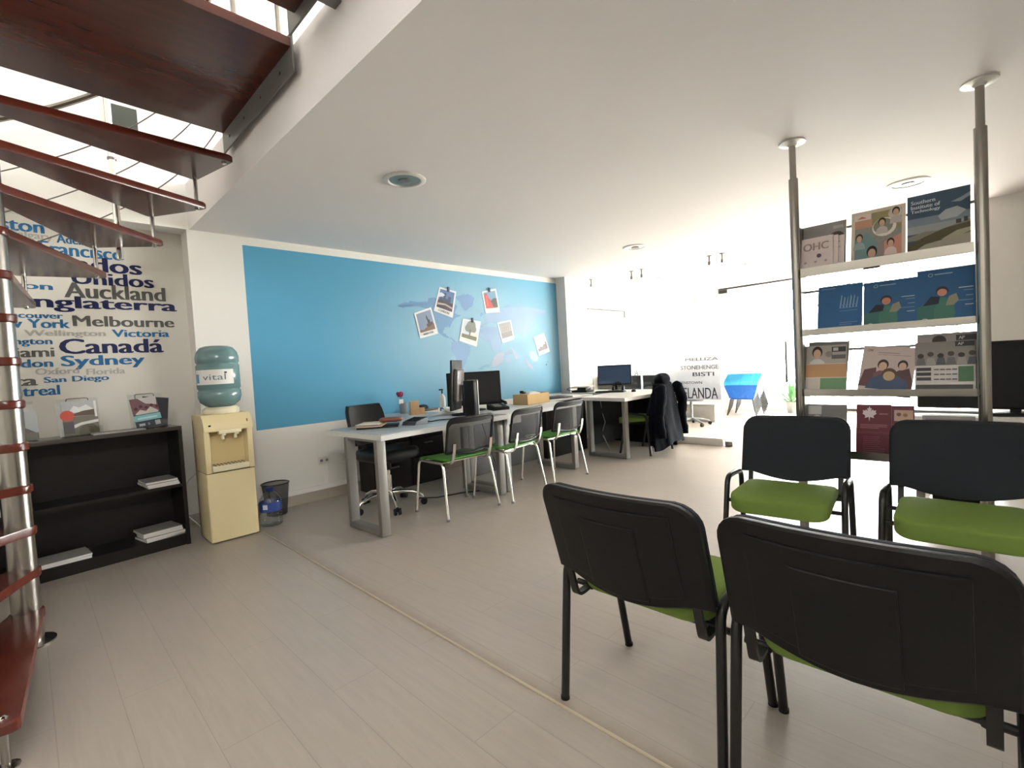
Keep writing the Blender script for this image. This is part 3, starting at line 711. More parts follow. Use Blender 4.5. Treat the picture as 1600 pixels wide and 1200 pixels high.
def desk_chair(label, loc, rz, group, first=[None]):
    if first[0] is None:
        t = thing('mesh_back_chair', label, 'chair', loc, rz, group)
        # thin moulded seat with a waterfall front
        mb = MB(); U = us(13)
        def sf(off):
            def g(u, v):
                a = (u*2-1); y = a*.235; x = -.21+.47*v
                y *= 1-.10*max(0, v-.85)/.15
                z = .492-.018*(1-a*a)*math.sin(v*math.pi)-(max(0, v-.78)/.22)**2*.035+(max(0, .12-v)/.12)**2*.012
                return (x, y, z+off)
            return g
        for off in (0, -.012): mb.grid(sf(off), 13, 13, GREENP)
        r0 = [sf(0)(i/12, 0) for i in range(13)]+[sf(0)(1, j/12) for j in range(1, 13)]+[sf(0)(i/12, 1) for i in range(11, -1, -1)]+[sf(0)(0, j/12) for j in range(11, 0, -1)]
        n = len(r0); mb.add(r0+[(x, y, z-.012) for x, y, z in r0], [(i, (i+1) % n, n+(i+1) % n, n+i) for i in range(n)], GREENP)
        mb.build('seat', t, sharp=50)
        f = back_fn(.245, .835, .55, .53, .05, .20, .04, -.235)
        U2 = us(19)
        rim = [f(U2[i], 0) for i in range(19)]+[f(1, j/8) for j in range(1, 9)]+[f(U2[i], 1) for i in range(17, -1, -1)]+[f(0, j/8) for j in range(7, 0, -1)]
        mb = MB(); mb.tube(rim, .012, BLACKP, 8, closed=True)
        mb.grid(lambda u, v: f(u, .86+.14*v, -.004), 19, 3, BLACKP)
        mb.build('back_frame', t)
        mb = MB(); mb.grid(lambda u, v: f(.02+.96*u, .02+.96*v), 17, 9, MESHF); mb.build('mesh_back', t)
        for s in (1, -1):
            for fr in (True, False):
                y = .255*s; yf = .285*s; mb = MB()
                if fr: pts = [(0, y, .462), (.17, y, .462), (.20, y, .437), (.235, yf, .012)]
                else: pts = [(0, y, .462), (-.13, y, .462), (-.155, y, .437), (-.225, yf, .012)]
                mb.tube(fillet(pts, .03, 5), .0115, CHROME, 12); mb.cyl((pts[-1][0], yf, 0), (pts[-1][0], yf, .016), .015, mat('grey_foot_cap', (120, 118, 114), .5), 10); mb.build('leg', t, sharp=60)
            y = .20*s; mb = MB(); mb.tube(fillet([(-.255, y, .63), (-.238, y, .53), (-.20, y, .455), (-.13, y, .452)], .04, 6), .011, CHROME, 10, sq=(.03, .012)); mb.build('back_upright', t, sharp=60)
        mb = MB()
        for x in (-.12, .16): mb.cyl((x, -.255, .462), (x, .255, .462), .010, CHROME, 10)
        mb.build('seat_frame', t)
        first[0] = t; return t
    c = clone(first[0]); c.location = loc; c.rotation_euler.z = rz; c['label'] = label; c['group'] = group; return c
GD = 'mesh-backed green chairs along the desks'
desk_chair('chrome mesh-back chair with bright green seat, nearest of the desk row', (2.665, 3.41, 0), rad(89), GD)
desk_chair('chrome mesh-back chair with bright green seat, middle of the desk row', (3.30, 3.38, 0), rad(99), GD)
desk_chair('chrome mesh-back chair with bright green seat, farthest of the desk row', (4.03, 3.43, 0), rad(91), GD)
# chair under the jacket
c = visitor_chair('black-framed chair with a pale green seat, hidden under a dark jacket at the far desk', (5.83, 3.34, 0), rad(90), GW)
c['group'] = 'black visitor chair at the far desk'

# jacket hung over that chair
jk = thing('jacket', 'long dark hooded jacket hanging over the chair back at the far desk', 'jacket', (5.78, 3.06, 0))
JF = mat('navy_jacket_cloth', (16, 18, 25), 0.85, spec=0.06, bump=0.4, bscale=120)
mb = MB()
def jbody(u, v):
    a = 2*math.pi*u; z = .90-.74*v
    w = .20+.13*min(1, v*2.2)+.05*v; d = .07+.035*v+.04*max(0, .25-v)
    rip = 1+.09*math.sin(a*7+v*3)*min(1, v*1.6)+.05*math.sin(a*13-v*5)*v
    x = w*math.cos(a)*rip; y = d*math.sin(a)*rip-.02-.04*v
    z += .03*math.sin(a*3)*v-.05*(1-math.cos(a))*.5*v+(.04*(1-abs(math.cos(a))) if v < .05 else 0)
    return (x+.03*v, y, z)
mb.grid(jbody, 72, 22, JF, close_u=True)
top = [jbody(i/72, 0) for i in range(72)]; mb.add(top+[(0, -.02, .945)], [(i, (i+1) % 72, 72) for i in range(72)], JF)
mb.build('body', jk, sharp=180)
mb = MB()
def hood(u, v):
    a = 2*math.pi*u; b = math.pi*v
    return (-.02+(.135+.012*math.sin(a*5))*math.cos(a)*math.sin(b)*1.05, -.03+.085*math.sin(a)*math.sin(b), .955+.085*math.cos(b)+.012*math.sin(a*4)*math.sin(b))
mb.grid(hood, 30, 12, JF, close_u=True); mb.build('hood', jk, sharp=180)
for sx, ln, nm in ((.30, .64, 'sleeve'), (-.25, .62, 'sleeve')):
    mb = MB()
    pts = []; rs = []
    for i in range(15):
        t = i/14; pts.append((sx*(.75+.35*min(1, t*3))+.02*math.sin(t*9), -.08-.05*min(1, t*2)-.015*math.sin(t*7), .86+.03*math.sin(min(1, t*4)*math.pi)-ln*t)); rs.append((.075-.03*t)*(1+.10*math.sin(i*2.2)))
    mb.tube(pts, rs, JF, 14); mb.build('sleeve', jk, sharp=180)

# ------------------------------------------------------------ desks
DZ = .78
def desk_frame(mb, x, y0, y1, m=ALU, w=.045, t=.075, zt=.74):
    """closed rectangular leg loop seen end-on"""
    for y in (y0, y1): mb.bx(x-t/2, x+t/2, y-w/2, y+w/2, 0.006, zt, m, .003)
    mb.bx(x-t/2, x+t/2, y0, y1, .006, .006+w, m, .003); mb.bx(x-t*.35, x+t*.35, y0, y1, zt-.018, zt, m, .003)
    for y in (y0+.01, y1-.01): mb.cyl((x, y, 0), (x, y, .008), .015, BLACKP, 10)
dk = thing('office_desk', 'white L-shaped desk with grey loop legs, nearest the blue wall end', 'desk', (1.85, 3.25, 0), rad(2.5))
mb = MB()
top = [(0, 0), (1.40, 0), (1.40, 1.50), (.80, 1.52)]+[(.80-.16*(1-math.cos(rad(a))), .98-.14*math.sin(rad(a))+.0) for a in range(0, 91, 15)]+[(.0, .84)]
mb.prism(top, .738, DZ-.004, DESKW); mb.build('desktop', dk)
mb = MB(); mb.prism([(.02, .03), (1.385, .03), (1.385, 1.47), (.815, 1.49), (.80, .96), (.65, .815), (.02, .815)], DZ-.004, DZ, mat('desk_grey_glass', (172, 177, 180), 0.3, spec=0.45)); mb.build('glass_top', dk)
mb = MB(); desk_frame(mb, .02, .06, .50); mb.build('leg_frame', dk)
mb = MB(); desk_frame(mb, 1.36, .10, .60); mb.build('leg_frame', dk)
mb = MB(); mb.bx(.98, 1.38, 1.36, 1.38, .04, .735, DARKW); mb.build('modesty_panel', dk)
pd = thing('pedestal_cabinet', 'dark pedestal cabinet under the near white desk', 'cabinet', (2.52, 4.56, 0))
mb = MB(); mb.bx(-.06, .84, -.05, .25, .0, .73, DARKW, .004); mb.build('body', pd)
for z0, z1, x0_ in [(a, b, c) for c in (-.045, .405) for a, b in ((.02, .30), (.31, .50), (.51, .71))]:
    mb = MB(); mb.bx(x0_, x0_+.42, -.066, -.05, z0, z1, DARKW, .003); dr = mb.build('drawer', pd); mb = MB(); mb.bx(x0_+.15, x0_+.27, -.08, -.066, z1-.06, z1-.045, ALU, .002); mb.build('handle', dr)

d2 = thing('office_desk', 'white desk behind the middle and farthest mesh chairs, cardboard box on it', 'desk', (3.27, 3.36, 0), rad(2.5))
mb = MB(); mb.prism([(0, 0), (1.30, 0), (1.30, .72), (0, .72)], .738, DZ, DESKW); mb.build('desktop', d2)
mb = MB(); desk_frame(mb, 1.22, .08, .60); mb.build('leg_frame', d2)
mb = MB(); desk_frame(mb, .06, .08, .60); mb.build('leg_frame', d2)
mb = MB(); mb.bx(.12, 1.16, .60, .62, .08, .735, DARKW); mb.build('modesty_panel', d2)

d3 = thing('office_desk', 'far white desk with a glass-front keyboard and screen, jacket chair beside it', 'desk', (5.02, 3.14, 0), rad(0))
d3['label'] = 'far white desk with a keyboard and screen, the jacket chair beside it'
mb = MB(); mb.prism([(0.02, 0), (1.45, 0), (1.45, 1.5), (.85, 1.5), (.85, .74), (0.08, .70)], .738, DZ, DESKW); mb.build('desktop', d3)
mb = MB(); desk_frame(mb, .22, .13, .66); mb.build('leg_frame', d3)
mb = MB(); mb.bx(1.38, 1.41, .05, 1.45, 0, .738, MATS['dark_grey_panel'] if 'dark_grey_panel' in MATS else mat('dark_grey_panel', (17, 19, 19), .7, spec=.1)); mb.build('side_panel', d3)
mb = MB(); mb.bx(.3, 1.32, .68, .70, .12, .735, mat('dark_grey_panel', (17, 19, 19), .7, spec=.1)); mb.build('modesty_panel', d3)
ct = thing('side_table', 'white side table joining the middle and far desks, dark box beneath its top', 'table', (4.72, 4.05, 0))
mb = MB(); mb.bx(0, .95, 0, .62, .745, .775, DESKW, .004); mb.build('table_top', ct)
mb = MB(); mb.bx(.04, .90, .10, .58, .0, .745, DARKW, .004); mb.build('cabinet_body', ct)

# ------------------------------------------------------------ swivel chair behind the near desk
oc = thing('swivel_chair', 'black swivel chair with chrome star base tucked behind the near desk', 'chair', (2.33, 4.0, 0), rad(-84))
mb = MB(); mb.cyl((0, 0, .13), (0, 0, .30), .026, CHROME, 20); mb.cyl((0, 0, .30), (0, 0, .37), .016, CHROME, 16); mb.build('gas_column', oc)
mb = MB(); mb.cyl((0, 0, .35), (0, 0, .43), .03, BLACKP, 16); mb.box((0, 0, .44), (.28, .2, .03), BLACKP, None, .01); mb.build('mechanism', oc)
for i in range(5):
    a = 46+72*i; ca, sa = math.cos(rad(a)), math.sin(rad(a)); mb = MB()
    mb.tube([(.02*ca, .02*sa, .135), (.12*ca, .12*sa, .14), (.22*ca, .22*sa, .125), (.29*ca, .29*sa, .095), (.31*ca, .31*sa, .065)], [.022, .019, .017, .015, .013], CHROME, 12)
    leg = mb.build('base_arm', oc, sharp=80)
    mb = MB(); tx, ty = -sa, ca
    for s in (-.02, .02): mb.cyl((.31*ca+tx*(s-.01), .31*sa+ty*(s-.01), .03), (.31*ca+tx*(s+.01), .31*sa+ty*(s+.01), .03), .03, BLACKP, 18)
    mb.cyl((.31*ca, .31*sa, .03), (.31*ca, .31*sa, .075), .01, BLACKP); mb.build('caster', leg)
LEA = mat('black_leatherette', (20, 20, 20), 0.35, spec=0.5, bump=0.25, bscale=160)
mb = MB(); mb.pillow(rrect(.46, .48, .10, 6), [(.9, .455), (1, .48), (1, .52), (.93, .545), (.5, .555)], LEA); mb.build('seat', oc, sharp=60)
def ob(u, v, o=0): # padded back
    y = (u*2-1)*.20; z = .58+.37*v; return (-.26-.10*v-.03*abs(u*2-1)**2*-1+o, y*(1-.12*(abs(2*v-1))**4), z)
mb = MB(); shell(mb, lambda u, v, off=0, sc=1: (ob(u, v)[0]+off, ob(u, v)[1]*sc, .765+(ob(u, v)[2]-.765)*sc), LEA, .03, -.03); mb.build('backrest', oc, sharp=60)
mb = MB(); mb.tube(fillet([(-.05, 0, .44), (-.24, 0, .44), (-.30, 0, .62)], .06), .015, BLACKP, 8, sq=(.06, .012)); mb.build('back_bracket', oc)

# ------------------------------------------------------------ things on the near desk
def monitor(name, label, loc, rz, w, h, zc, back=False, front=SCREEN, tilt=6, group=None, stand=True):
    t = thing(name, label, 'monitor', loc, rz, group)   # faces local -y
    R = Euler((rad(-tilt), 0, 0)); c = Vector((0, 0, zc))
    mb = MB(); mb.box(c, (w, .022, h), BLACKP, R, .006)
    mb.box(c+R.to_matrix() @ Vector((0, .028, 0)), (w*.72, .05, h*.66), mat('back_cover_grey_brown', (84, 76, 70), .35, spec=.5), R, .024, 4)
    mb.build('housing', t, sharp=50)
    mb = MB(); mb.box(c+R.to_matrix() @ Vector((0, -.0112, .004)), (w-.03, .002, h-.04), front, R); mb.build('screen', t)
    if stand:
        mb = MB(); mb.lathe([(.0, 0), (.12, 0), (.12, .01), (.03, .018), (.0, .02)], (0, .06, 0), BLACKP, 28); mb.box((0, .075, zc*.5), (.05, .022, zc), BLACKP, None, .006); mb.build('stand', t)
    return t
monitor('computer_monitor', 'wide black computer monitor facing the room on the near desk', (3.43, 4.0, DZ), rad(-39), .58, .36, .24, group='monitors on the near desk')
monitor('computer_monitor', 'tall upright monitor seen edge-on with curved brown-grey back on the near desk', (3.06, 3.84, DZ), rad(211), .30, .50, .30, tilt=4, group='monitors on the near desk')
tw = thing('desktop_computer', 'slim black desktop computer with a silver front edge standing on the near desk', 'computer', (3.01, 3.56, DZ), rad(8))
mb = MB(); mb.bx(-.015, .035, -.05, .08, 0.004, .345, BLACKP, .006); mb.build('case', tw); mb = MB(); mb.bx(.035, .05, -.055, .08, 0, .35, ALU, .003); mb.build('silver_panel', tw)
mb = MB(); mb.bx(-.012, .034, .0, .07, 0, .004, BLACKP); mb.build('foot', tw)

def desk_phone(label, loc, rz):
    t = thing('desk_phone', label, 'telephone', loc, rz)
    mb = MB(); mb.prism([(0, 0), (.20, 0), (.20, .06), (0, .03)], -.09, .09, BLACKP, lambda x, y, z: (x-.1, z, y)); mb.build('base', t)
    mb = MB(); mb.tube(fillet([(-.07, -.065, .055), (-.07, -.065, .075), (.09, -.065, .095), (.09, -.065, .075)], .02), .017, BLACKM, 10); mb.build('handset', t, sharp=60)
    mb = MB()
    for i in range(4):
        for j in range(3): mb.box((-.05+.03*i, -.01+.03*j, .042+.0045*i), (.018, .018, .012), PAPERG, Euler((0, rad(-8), 0)), .002)
    mb.build('keypad', t); return t
desk_phone('black desk phone with a lying handset at the foot of the wide monitor', (3.58, 3.80, DZ), rad(70))
tm = thing('desk_phone', 'low dark phone terminal with a cable on the near desk front', 'telephone', (2.40, 3.62, DZ), rad(15))
mb = MB(); mb.prism([(0, 0), (.17, 0), (.17, .055), (.02, .03)], -.075, .075, mat('slate_plastic', (52, 56, 62), .45), lambda x, y, z: (x-.085, z, y)); mb.build('base', tm)
mb = MB()
for i in range(4):
    for j in range(4): mb.box((-.045+.032*i, -.05+.033*j, .037+.0052*i), (.022, .024, .006), BLACKP, Euler((0, rad(-9.5), 0)), .002)
mb.build('keypad', tm)
mb = MB(); mb.tube([(2.49, 3.63, DZ+.02), (2.56, 3.60, DZ+.006), (2.66, 3.62, DZ+.006), (2.74, 3.56, DZ+.006), (2.84, 3.60, DZ+.006), (2.95, 3.56, DZ+.006), (3.03, 3.58, DZ+.006)], .005, BLACKM, 6)
tag(mb.build('phone_cable'), 'thin black cable from the phone terminal along the near desk', 'cable')
# folder pile with leather pouch
mb = MB(); mb.box((2.15, 3.80, DZ+.008), (.34, .25, .014), BLACKP, Euler((0, 0, rad(-35))), .003); tag(mb.build('folder'), 'black folder under the papers and pouch on the near desk end', 'folder')
pp = MB(); sheet_stack(pp, 2.12, 3.86, DZ+.015, .22, .30, 3, mat('pinkish_paper', (206, 180, 160), .7), rad(-40), .02, .005, 4); sheet_stack(pp, 2.06, 3.80, DZ+.03, .20, .12, 2, PAPER, rad(-50), .01, .004, 6)
tag(pp.build('paper_pile'), 'loose pinkish papers on the black folder at the near desk end', 'papers')
pc = MB(); pc.pillow(rrect(.20, .12, .05, 6), [(.85, 0), (1, .012), (1, .026), (.85, .036), (.4, .04)], mat('brown_leather', (120, 66, 38), .4, spec=.5, var=.2, vscale=25))
po = pc.build('leather_pouch', None, (2.235, 3.735, DZ+.038), rad(-35), 60); tag(po, 'brown leather pouch lying on the papers at the near desk end', 'pouch')
fp = thing('flower_vase', 'grey cup holding a single dark pink rose at the wall side of the near desk', 'vase', (2.97, 4.68, DZ))
mb = MB(); mb.lathe([(.035, 0), (.042, .0), (.046, .115), (.041, .115), (.036, .01), (0, .01)], (0, 0, 0), mat('grey_ceramic', (128, 134, 138), .5), 24); mb.build('cup', fp, sharp=50)
mb = MB(); mb.tube([(0, 0, .01), (-.01, 0, .12), (-.035, 0, .19)], .004, mat('stem_green', (86, 104, 70), .6), 6); mb.build('stem', fp)
mb = MB()
for i in range(9):
    a = i*2.4; r_ = .006+.0028*i
    mb.grid(lambda u, v: (-.04+r_*math.cos(a)+.022*math.cos(a+(u-.5)*2.2)*math.sin(v*2), r_*math.sin(a)+.022*math.sin(a+(u-.5)*2.2)*math.sin(v*2), .19+.055*v-.0015*i), 7, 6, mat('rose_petal', (150, 40, 78), .6))
mb.build('rose', fp, sharp=180)
mb = MB(); mb.bx(-.06, -.005, -.012, .0, .11, .16, PAPER); mb.build('leaf', fp)
hb = thing('pen_holder', 'light wooden block holder with a lower step beside the rose cup', 'pen holder', (2.93, 4.40, DZ), rad(-20))
WL = mat('light_wood', (190, 154, 112), .6, var=.12, vscale=30)
mb = MB(); mb.bx(-.05, .04, -.035, .035, 0, .145, WL, .004); mb.build('tall_block', hb); mb = MB(); mb.bx(.04, .10, -.03, .03, 0, .07, WL, .004); mb.build('low_block', hb)
mb = MB(); mb.bx(-.06, .11, -.045, .045, 0, .008, WL, .002); mb.build('plate', hb)
mb = MB(); mb.pillow(rrect(.16, .10, .045, 6), [(.9, 0), (1, .015), (.95, .045), (.6, .065), (.2, .07)], BLACKF); tag(mb.build('black_pouch', None, (3.25, 4.72, DZ), rad(20), 60), 'small black cloth pouch by the wall on the near desk', 'pouch')
mb = MB(); mb.box((3.20, 4.62, DZ+.012), (.38, .05, .022), mat('dark_ruler', (60, 52, 50), .5), Euler((0, 0, rad(4))), .004); tag(mb.build('cable_box'), 'long dark low box lying along the wall side of the near desk', 'box')
bt = thing('sanitiser_bottle', 'tall white pump bottle with a black top behind the monitors', 'bottle', (3.52, 4.72, DZ))
bt.location = (3.24, 4.32, DZ)
mb = MB(); mb.lathe([(0, 0), (.03, 0), (.034, .006), (.034, .15), (.026, .175), (.014, .185), (.014, .2), (0, .2)], (0, 0, 0), PAPER, 24); mb.build('body', bt, sharp=50)
mb = MB(); mb.lathe([(.0345, .012), (.0346, .05)], (0, 0, 0), mat('label_blue', (70, 110, 160), .5), 24, False); mb.build('label_band', bt)
mb = MB(); mb.cyl((0, 0, .2), (0, 0, .235), .008, BLACKP); mb.box((-.012, 0, .243), (.05, .018, .016), BLACKP, None, .004); mb.build('pump', bt)
mb = MB()
for i in range(4): mb.box((3.03+.025*i, 4.06-.02*i, DZ+.003+.012*i), (.20, .14, .002), PAPER, Euler((rad(4*i), rad(-3*i), .4+.25*i)))
tag(mb.build('loose_paper'), 'crumpled white papers beside the upright monitor', 'papers')
# box and small things on the second desk
cb = thing('cardboard_box', 'open tan cardboard tray with odds and ends on the middle desk', 'box', (4.26, 3.93, DZ), rad(4))
mb = MB()
mb.bx(-.21, .21, -.11, .11, 0, .006, CARD); mb.bx(-.21, .21, -.11, -.104, 0, .12, CARD); mb.bx(-.21, .21, .104, .11, 0, .12, CARD); mb.bx(-.21, -.204, -.11, .11, 0, .12, CARD); mb.bx(.204, .21, -.11, .11, 0, .12, CARD)
mb.build('tray', cb)
mb = MB(); mb.pillow(rrect(.3, .16, .05), [(.9, .01), (1, .06), (.8, .12), (.4, .14)], PAPER); mb.build('wrapping_paper', cb, sharp=60)
mb = MB(); mb.box((-.12, .02, .14), (.1, .05, .03), BLACKP, Euler((0, .2, .4)), .008); tag(mb.build('small_black_box', None, (4.26, 3.93, DZ)), 'small black gadget poking out of the cardboard tray', 'gadget')
mb = MB(); mb.bx(-.10, .10, -.003, .0, -.10, .0, PAPER); tag(mb.build('paper_notice', None, (3.36, 3.345, DZ), rad(3)), 'white paper notice hanging from the desk edge beside the nearest mesh chair', 'notice')
mb = MB(); mb.box((0, 0, .01), (.44, .30, .02), mat('black_tray', (40, 38, 38), .5), None, .006); tag(mb.build('black_tray', None, (4.98, 4.20, .775), rad(-10)), 'flat black tray on the side table between desks', 'tray')
# far desk
monitor('computer_monitor', 'far computer monitor with a lit blue-grey page on the far desk', (6.20, 4.02, DZ), rad(-68), .50, .30, .235, front=mat('lit_screen', (30, 38, 48), .4, spec=.2, emis=((40, 52, 68), .5)), tilt=5, group='monitor on the far desk')
kb = thing('keyboard', 'black keyboard in front of the far monitor', 'keyboard', (5.93, 3.92, DZ), rad(-75))
mb = MB(); mb.bx(-.21, .21, -.07, .07, 0, .018, BLACKP, .004); mb.build('body', kb)
mb = MB()
for j in range(5): mb.bx(-.20, .20, -.062+.025*j, -.042+.025*j, .018, .023, mat('key_grey', (52, 54, 58), .5), .001)
mb.build('key_rows', kb)
mb = MB(); mb.pillow(rrect(.06, .10, .028, 6), [(.9, 0), (1, .01), (.85, .028), (.4, .036)], BLACKP); tag(mb.build('computer_mouse', None, (6.02, 3.60, DZ), rad(-70), 60), 'black computer mouse right of the far keyboard', 'mouse')
hs = thing('headset', 'black headset standing against the foot of the far monitor', 'headset', (6.04, 3.86, DZ), rad(-70))
mb = MB(); mb.tube([(.075*math.cos(rad(a)), 0, .05+.09*math.sin(rad(a))) for a in range(0, 181, 12)], .008, BLACKP, 8); mb.build('headband', hs)
for s in (1, -1): mb = MB(); mb.cyl((s*.055, 0, .045), (s*.085, 0, .045), .04, BLACKP, 18); mb.build('ear_cup', hs)
rt_ = thing('router', 'black router with cables at the left end of the far desk', 'router', (5.98, 4.45, DZ))
mb = MB(); mb.bx(-.10, .10, -.14, .14, 0, .03, BLACKP, .006); mb.build('body', rt_); mb = MB(); mb.bx(-.06, .08, -.10, .06, .03, .07, BLACKM, .006); mb.build('upper_box', rt_)
mb = MB(); mb.tube([(-.1, .1, .02), (-.18, .16, .05), (-.2, .1, .08), (-.1, .0, .06)], .005, BLACKM, 6); mb.build('cable', rt_)
mb = MB(); sheet_stack(mb, 0, 0, 0, .2, .28, 3, PAPER, .3, .02, .006, 2); tag(mb.build('paper_pile', None, (5.99, 4.45, DZ+.072)), 'white papers on the black router of the far desk', 'papers')
mb = MB(); mb.tube([(5.5, 3.81, .74), (5.55, 3.83, .55), (5.58, 3.80, .40), (5.53, 3.83, .25), (5.6, 3.8, .1), (5.62, 3.78, .012), (5.52, 3.72, .01)], .006, PAPERG, 6); tag(mb.build('power_cable'), 'pale cable hanging under the far desk', 'cable')
mb = MB(); mb.tube([(2.62, 4.0, .012), (2.75, 3.85, .012), (3.0, 3.78, .01), (3.2, 3.66, .01), (3.35, 3.62, .012), (3.42, 3.70, .2), (3.38, 3.8, .55), (3.36, 3.85, .735)], .006, BLACKM, 6); tag(mb.build('power_cable'), 'black cable looping on the floor behind the nearest mesh chair', 'cable')

# ------------------------------------------------------------ water cooler
wc = thing('water_cooler', 'cream floor-standing water dispenser against the white wall, big bottle on top', 'water cooler', (1.11, 4.26, 0))
w = .171
def side(pts, m, x0=-w, x1=w, name=None):
    mb.prism(pts, x0, x1, m, lambda a, b, z: (z, a, b))
mb = MB()
mb.box((0, .17, .28), (2*w, .33, .54), CREAM, None, .012, 3)                     # lower body
mb.bx(-w, -w+.04, .0, .33, .548, .87, CREAM, .006); mb.bx(w-.04, w, .0, .33, .548, .87, CREAM, .006)
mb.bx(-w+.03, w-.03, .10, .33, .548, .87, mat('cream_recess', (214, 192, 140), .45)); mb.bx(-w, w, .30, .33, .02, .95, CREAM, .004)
mb.build('body', wc)
mb = MB(); side([(.004, .545), (.004, .549), (.32, .549), (.32, .545)], mat('seam_brown', (90, 78, 56), .6), -w+.002, w-.002); mb.build('seam', wc)
mb = MB(); side([(-.022, .868), (-.020, .90), (.012, .965), (.05, .995), (.33, .995), (.33, .868)], CREAM); o = mb.build('head', wc)
mb = MB(); mb.bx(-.075, .085, -.03, .03, .845, .872, CREAM2, .006)
for x in (-.04, .05): mb.cyl((x, .02, .80), (x, .02, .85), .012, CREAM2, 12); mb.box((x, -.012, .838), (.03, .03, .012), CREAM2, None, .004)
mb.build('tap_block', wc)
mb = MB(); mb.bx(-w+.042, w-.042, -.012, .11, .555, .60, CREAM2, .006)
for i in range(9): mb.box((-.10+.025*i, .05, .602), (.006, .09, .004), mat('seam_brown', (0, 0, 0)))
mb.build('drip_tray', wc)
mb = MB()
mb.box((-.13, -.014, .915), (.016, .006, .012), BLACKP); mb.box((.135, -.006, .93), (.008, .006, .03), mat('lamp_brown', (120, 96, 60), .4)); mb.build('indicator', wc)
mb = MB(); mb.lathe([(.12, .99), (.13, 1.0), (.13, 1.03), (.11, 1.05)], (0, .16, 0), CREAM2, 32); mb.build('bottle_collar', wc)
BW = mat('water_bottle_teal', (112, 142, 142), .16, spec=.6, trans=.15)
wb = thing('water_bottle', 'large teal water bottle upside down on the cream dispenser', 'water bottle', (1.11, 4.42, 1.045))
R = .152
prof = [(.05, -.03), (.06, .0), (.105, .015), (.14, .045), (R, .085), (R, .13), (R-.008, .138), (R-.008, .146), (R, .154), (R, .335), (R-.008, .343), (R-.008, .351), (R, .359), (R, .40), (R-.01, .44), (R-.035, .475), (R-.07, .488), (.0, .490)]
mb = MB(); mb.lathe(prof, (0, 0, 0), BW, 48); mb.build('shell', wb, sharp=60)
mb = MB()
def lab(u, v, a0=-178, a1=-62): a = rad(a0+(a1-a0)*u); return ((R+.0012)*math.cos(a), (R+.0012)*math.sin(a), .185+.115*v)
mb.grid(lab, 20, 2, PAPER); lb = mb.build('label', wb)
mb = MB(); mb.grid(lambda u, v: tuple(c*(1.004 if i < 2 else 1) for i, c in enumerate(lab(.02+.13*u, .12+.6*v))), 5, 2, flat((84, 146, 186))); mb.build('label_stripe', lb, smooth=False)
mb = MB()
put_text(mb, 'vital', lambda u, v: tuple(c*(1.006 if i < 2 else 1) for i, c in enumerate(lab(u, v))), .27, .80, .30, .70, flat((96, 118, 120)), .0)
mb.build('label_print', lb, smooth=False)
mb = MB(); mb.grid(lambda u, v: tuple(c*(1.006 if i < 2 else 1) for i, c in enumerate(lab(.77+.06*u, .72+.12*v))), 3, 2, flat((50, 70, 70))); mb.build('label_dot', lb, smooth=False)
mb = MB(); mb.tube([(1.0, 4.62, .55), (.93, 4.78, .45), (.90, 5.0, .30), (.92, 5.03, .12), (1.0, 4.80, .012)], .005, PAPER, 6); tag(mb.build('power_cable'), 'white cable hanging beside the cream water dispenser', 'cable')

# waste bin and floor bottle
bn = thing('waste_bin', 'black wire-mesh waste bin by the skirting behind the floor water bottle', 'waste bin', (1.575, 4.715, 0))
WM = mesh_fabric('bin_wire_mesh', (36, 37, 42), .45)
mb = MB(); mb.lathe([(.085, .006), (.115, .285)], (0, 0, 0), WM, 36, False); mb.build('mesh_wall', bn)
mb = MB(); mb.lathe([(.085, .0), (.088, .008), (0, .008)], (0, 0, 0), BLACKM, 36); mb.tube([(.116*math.cos(rad(a)), .116*math.sin(rad(a)), .287) for a in range(0, 360, 12)], .006, BLACKM, 8, closed=True); mb.build('rim', bn)
fb = thing('floor_water_bottle', 'clear six-litre water bottle with blue label and cap on the floor by the dispenser', 'water bottle', (1.43, 4.43, 0))
PET = glass_mat('clear_pet', (.86, .90, .92), .16)
prof = [(.07, .0), (.085, .006)]
for i in range(5): prof += [(.088, .012+.022*i), (.080, .022+.022*i), (.088, .032+.022*i)]
prof += [(.088, .13), (.088, .20), (.082, .225), (.058, .265), (.026, .29), (.024, .298)]
mb = MB(); mb.lathe(prof, (0, 0, 0), PET, 32); mb.build('shell', fb, sharp=80)
mb = MB(); mb.lathe([(.0885, .125), (.089, .13), (.089, .20), (.0885, .203)], (0, 0, 0), mat('label_navy', (38, 66, 140), .45), 32, False)
mb.grid(lambda u, v: (.0895*math.cos(rad(-150+26*u)), .0895*math.sin(rad(-150+26*u)), .15+.04*v), 6, 2, flat((196, 206, 222))); mb.build('label', fb)
mb = MB(); mb.lathe([(.034, .29), (.036, .294), (.036, .318), (.03, .324), (0, .324)], (0, 0, 0), mat('cap_navy', (34, 52, 104), .45), 24); mb.build('cap', fb)

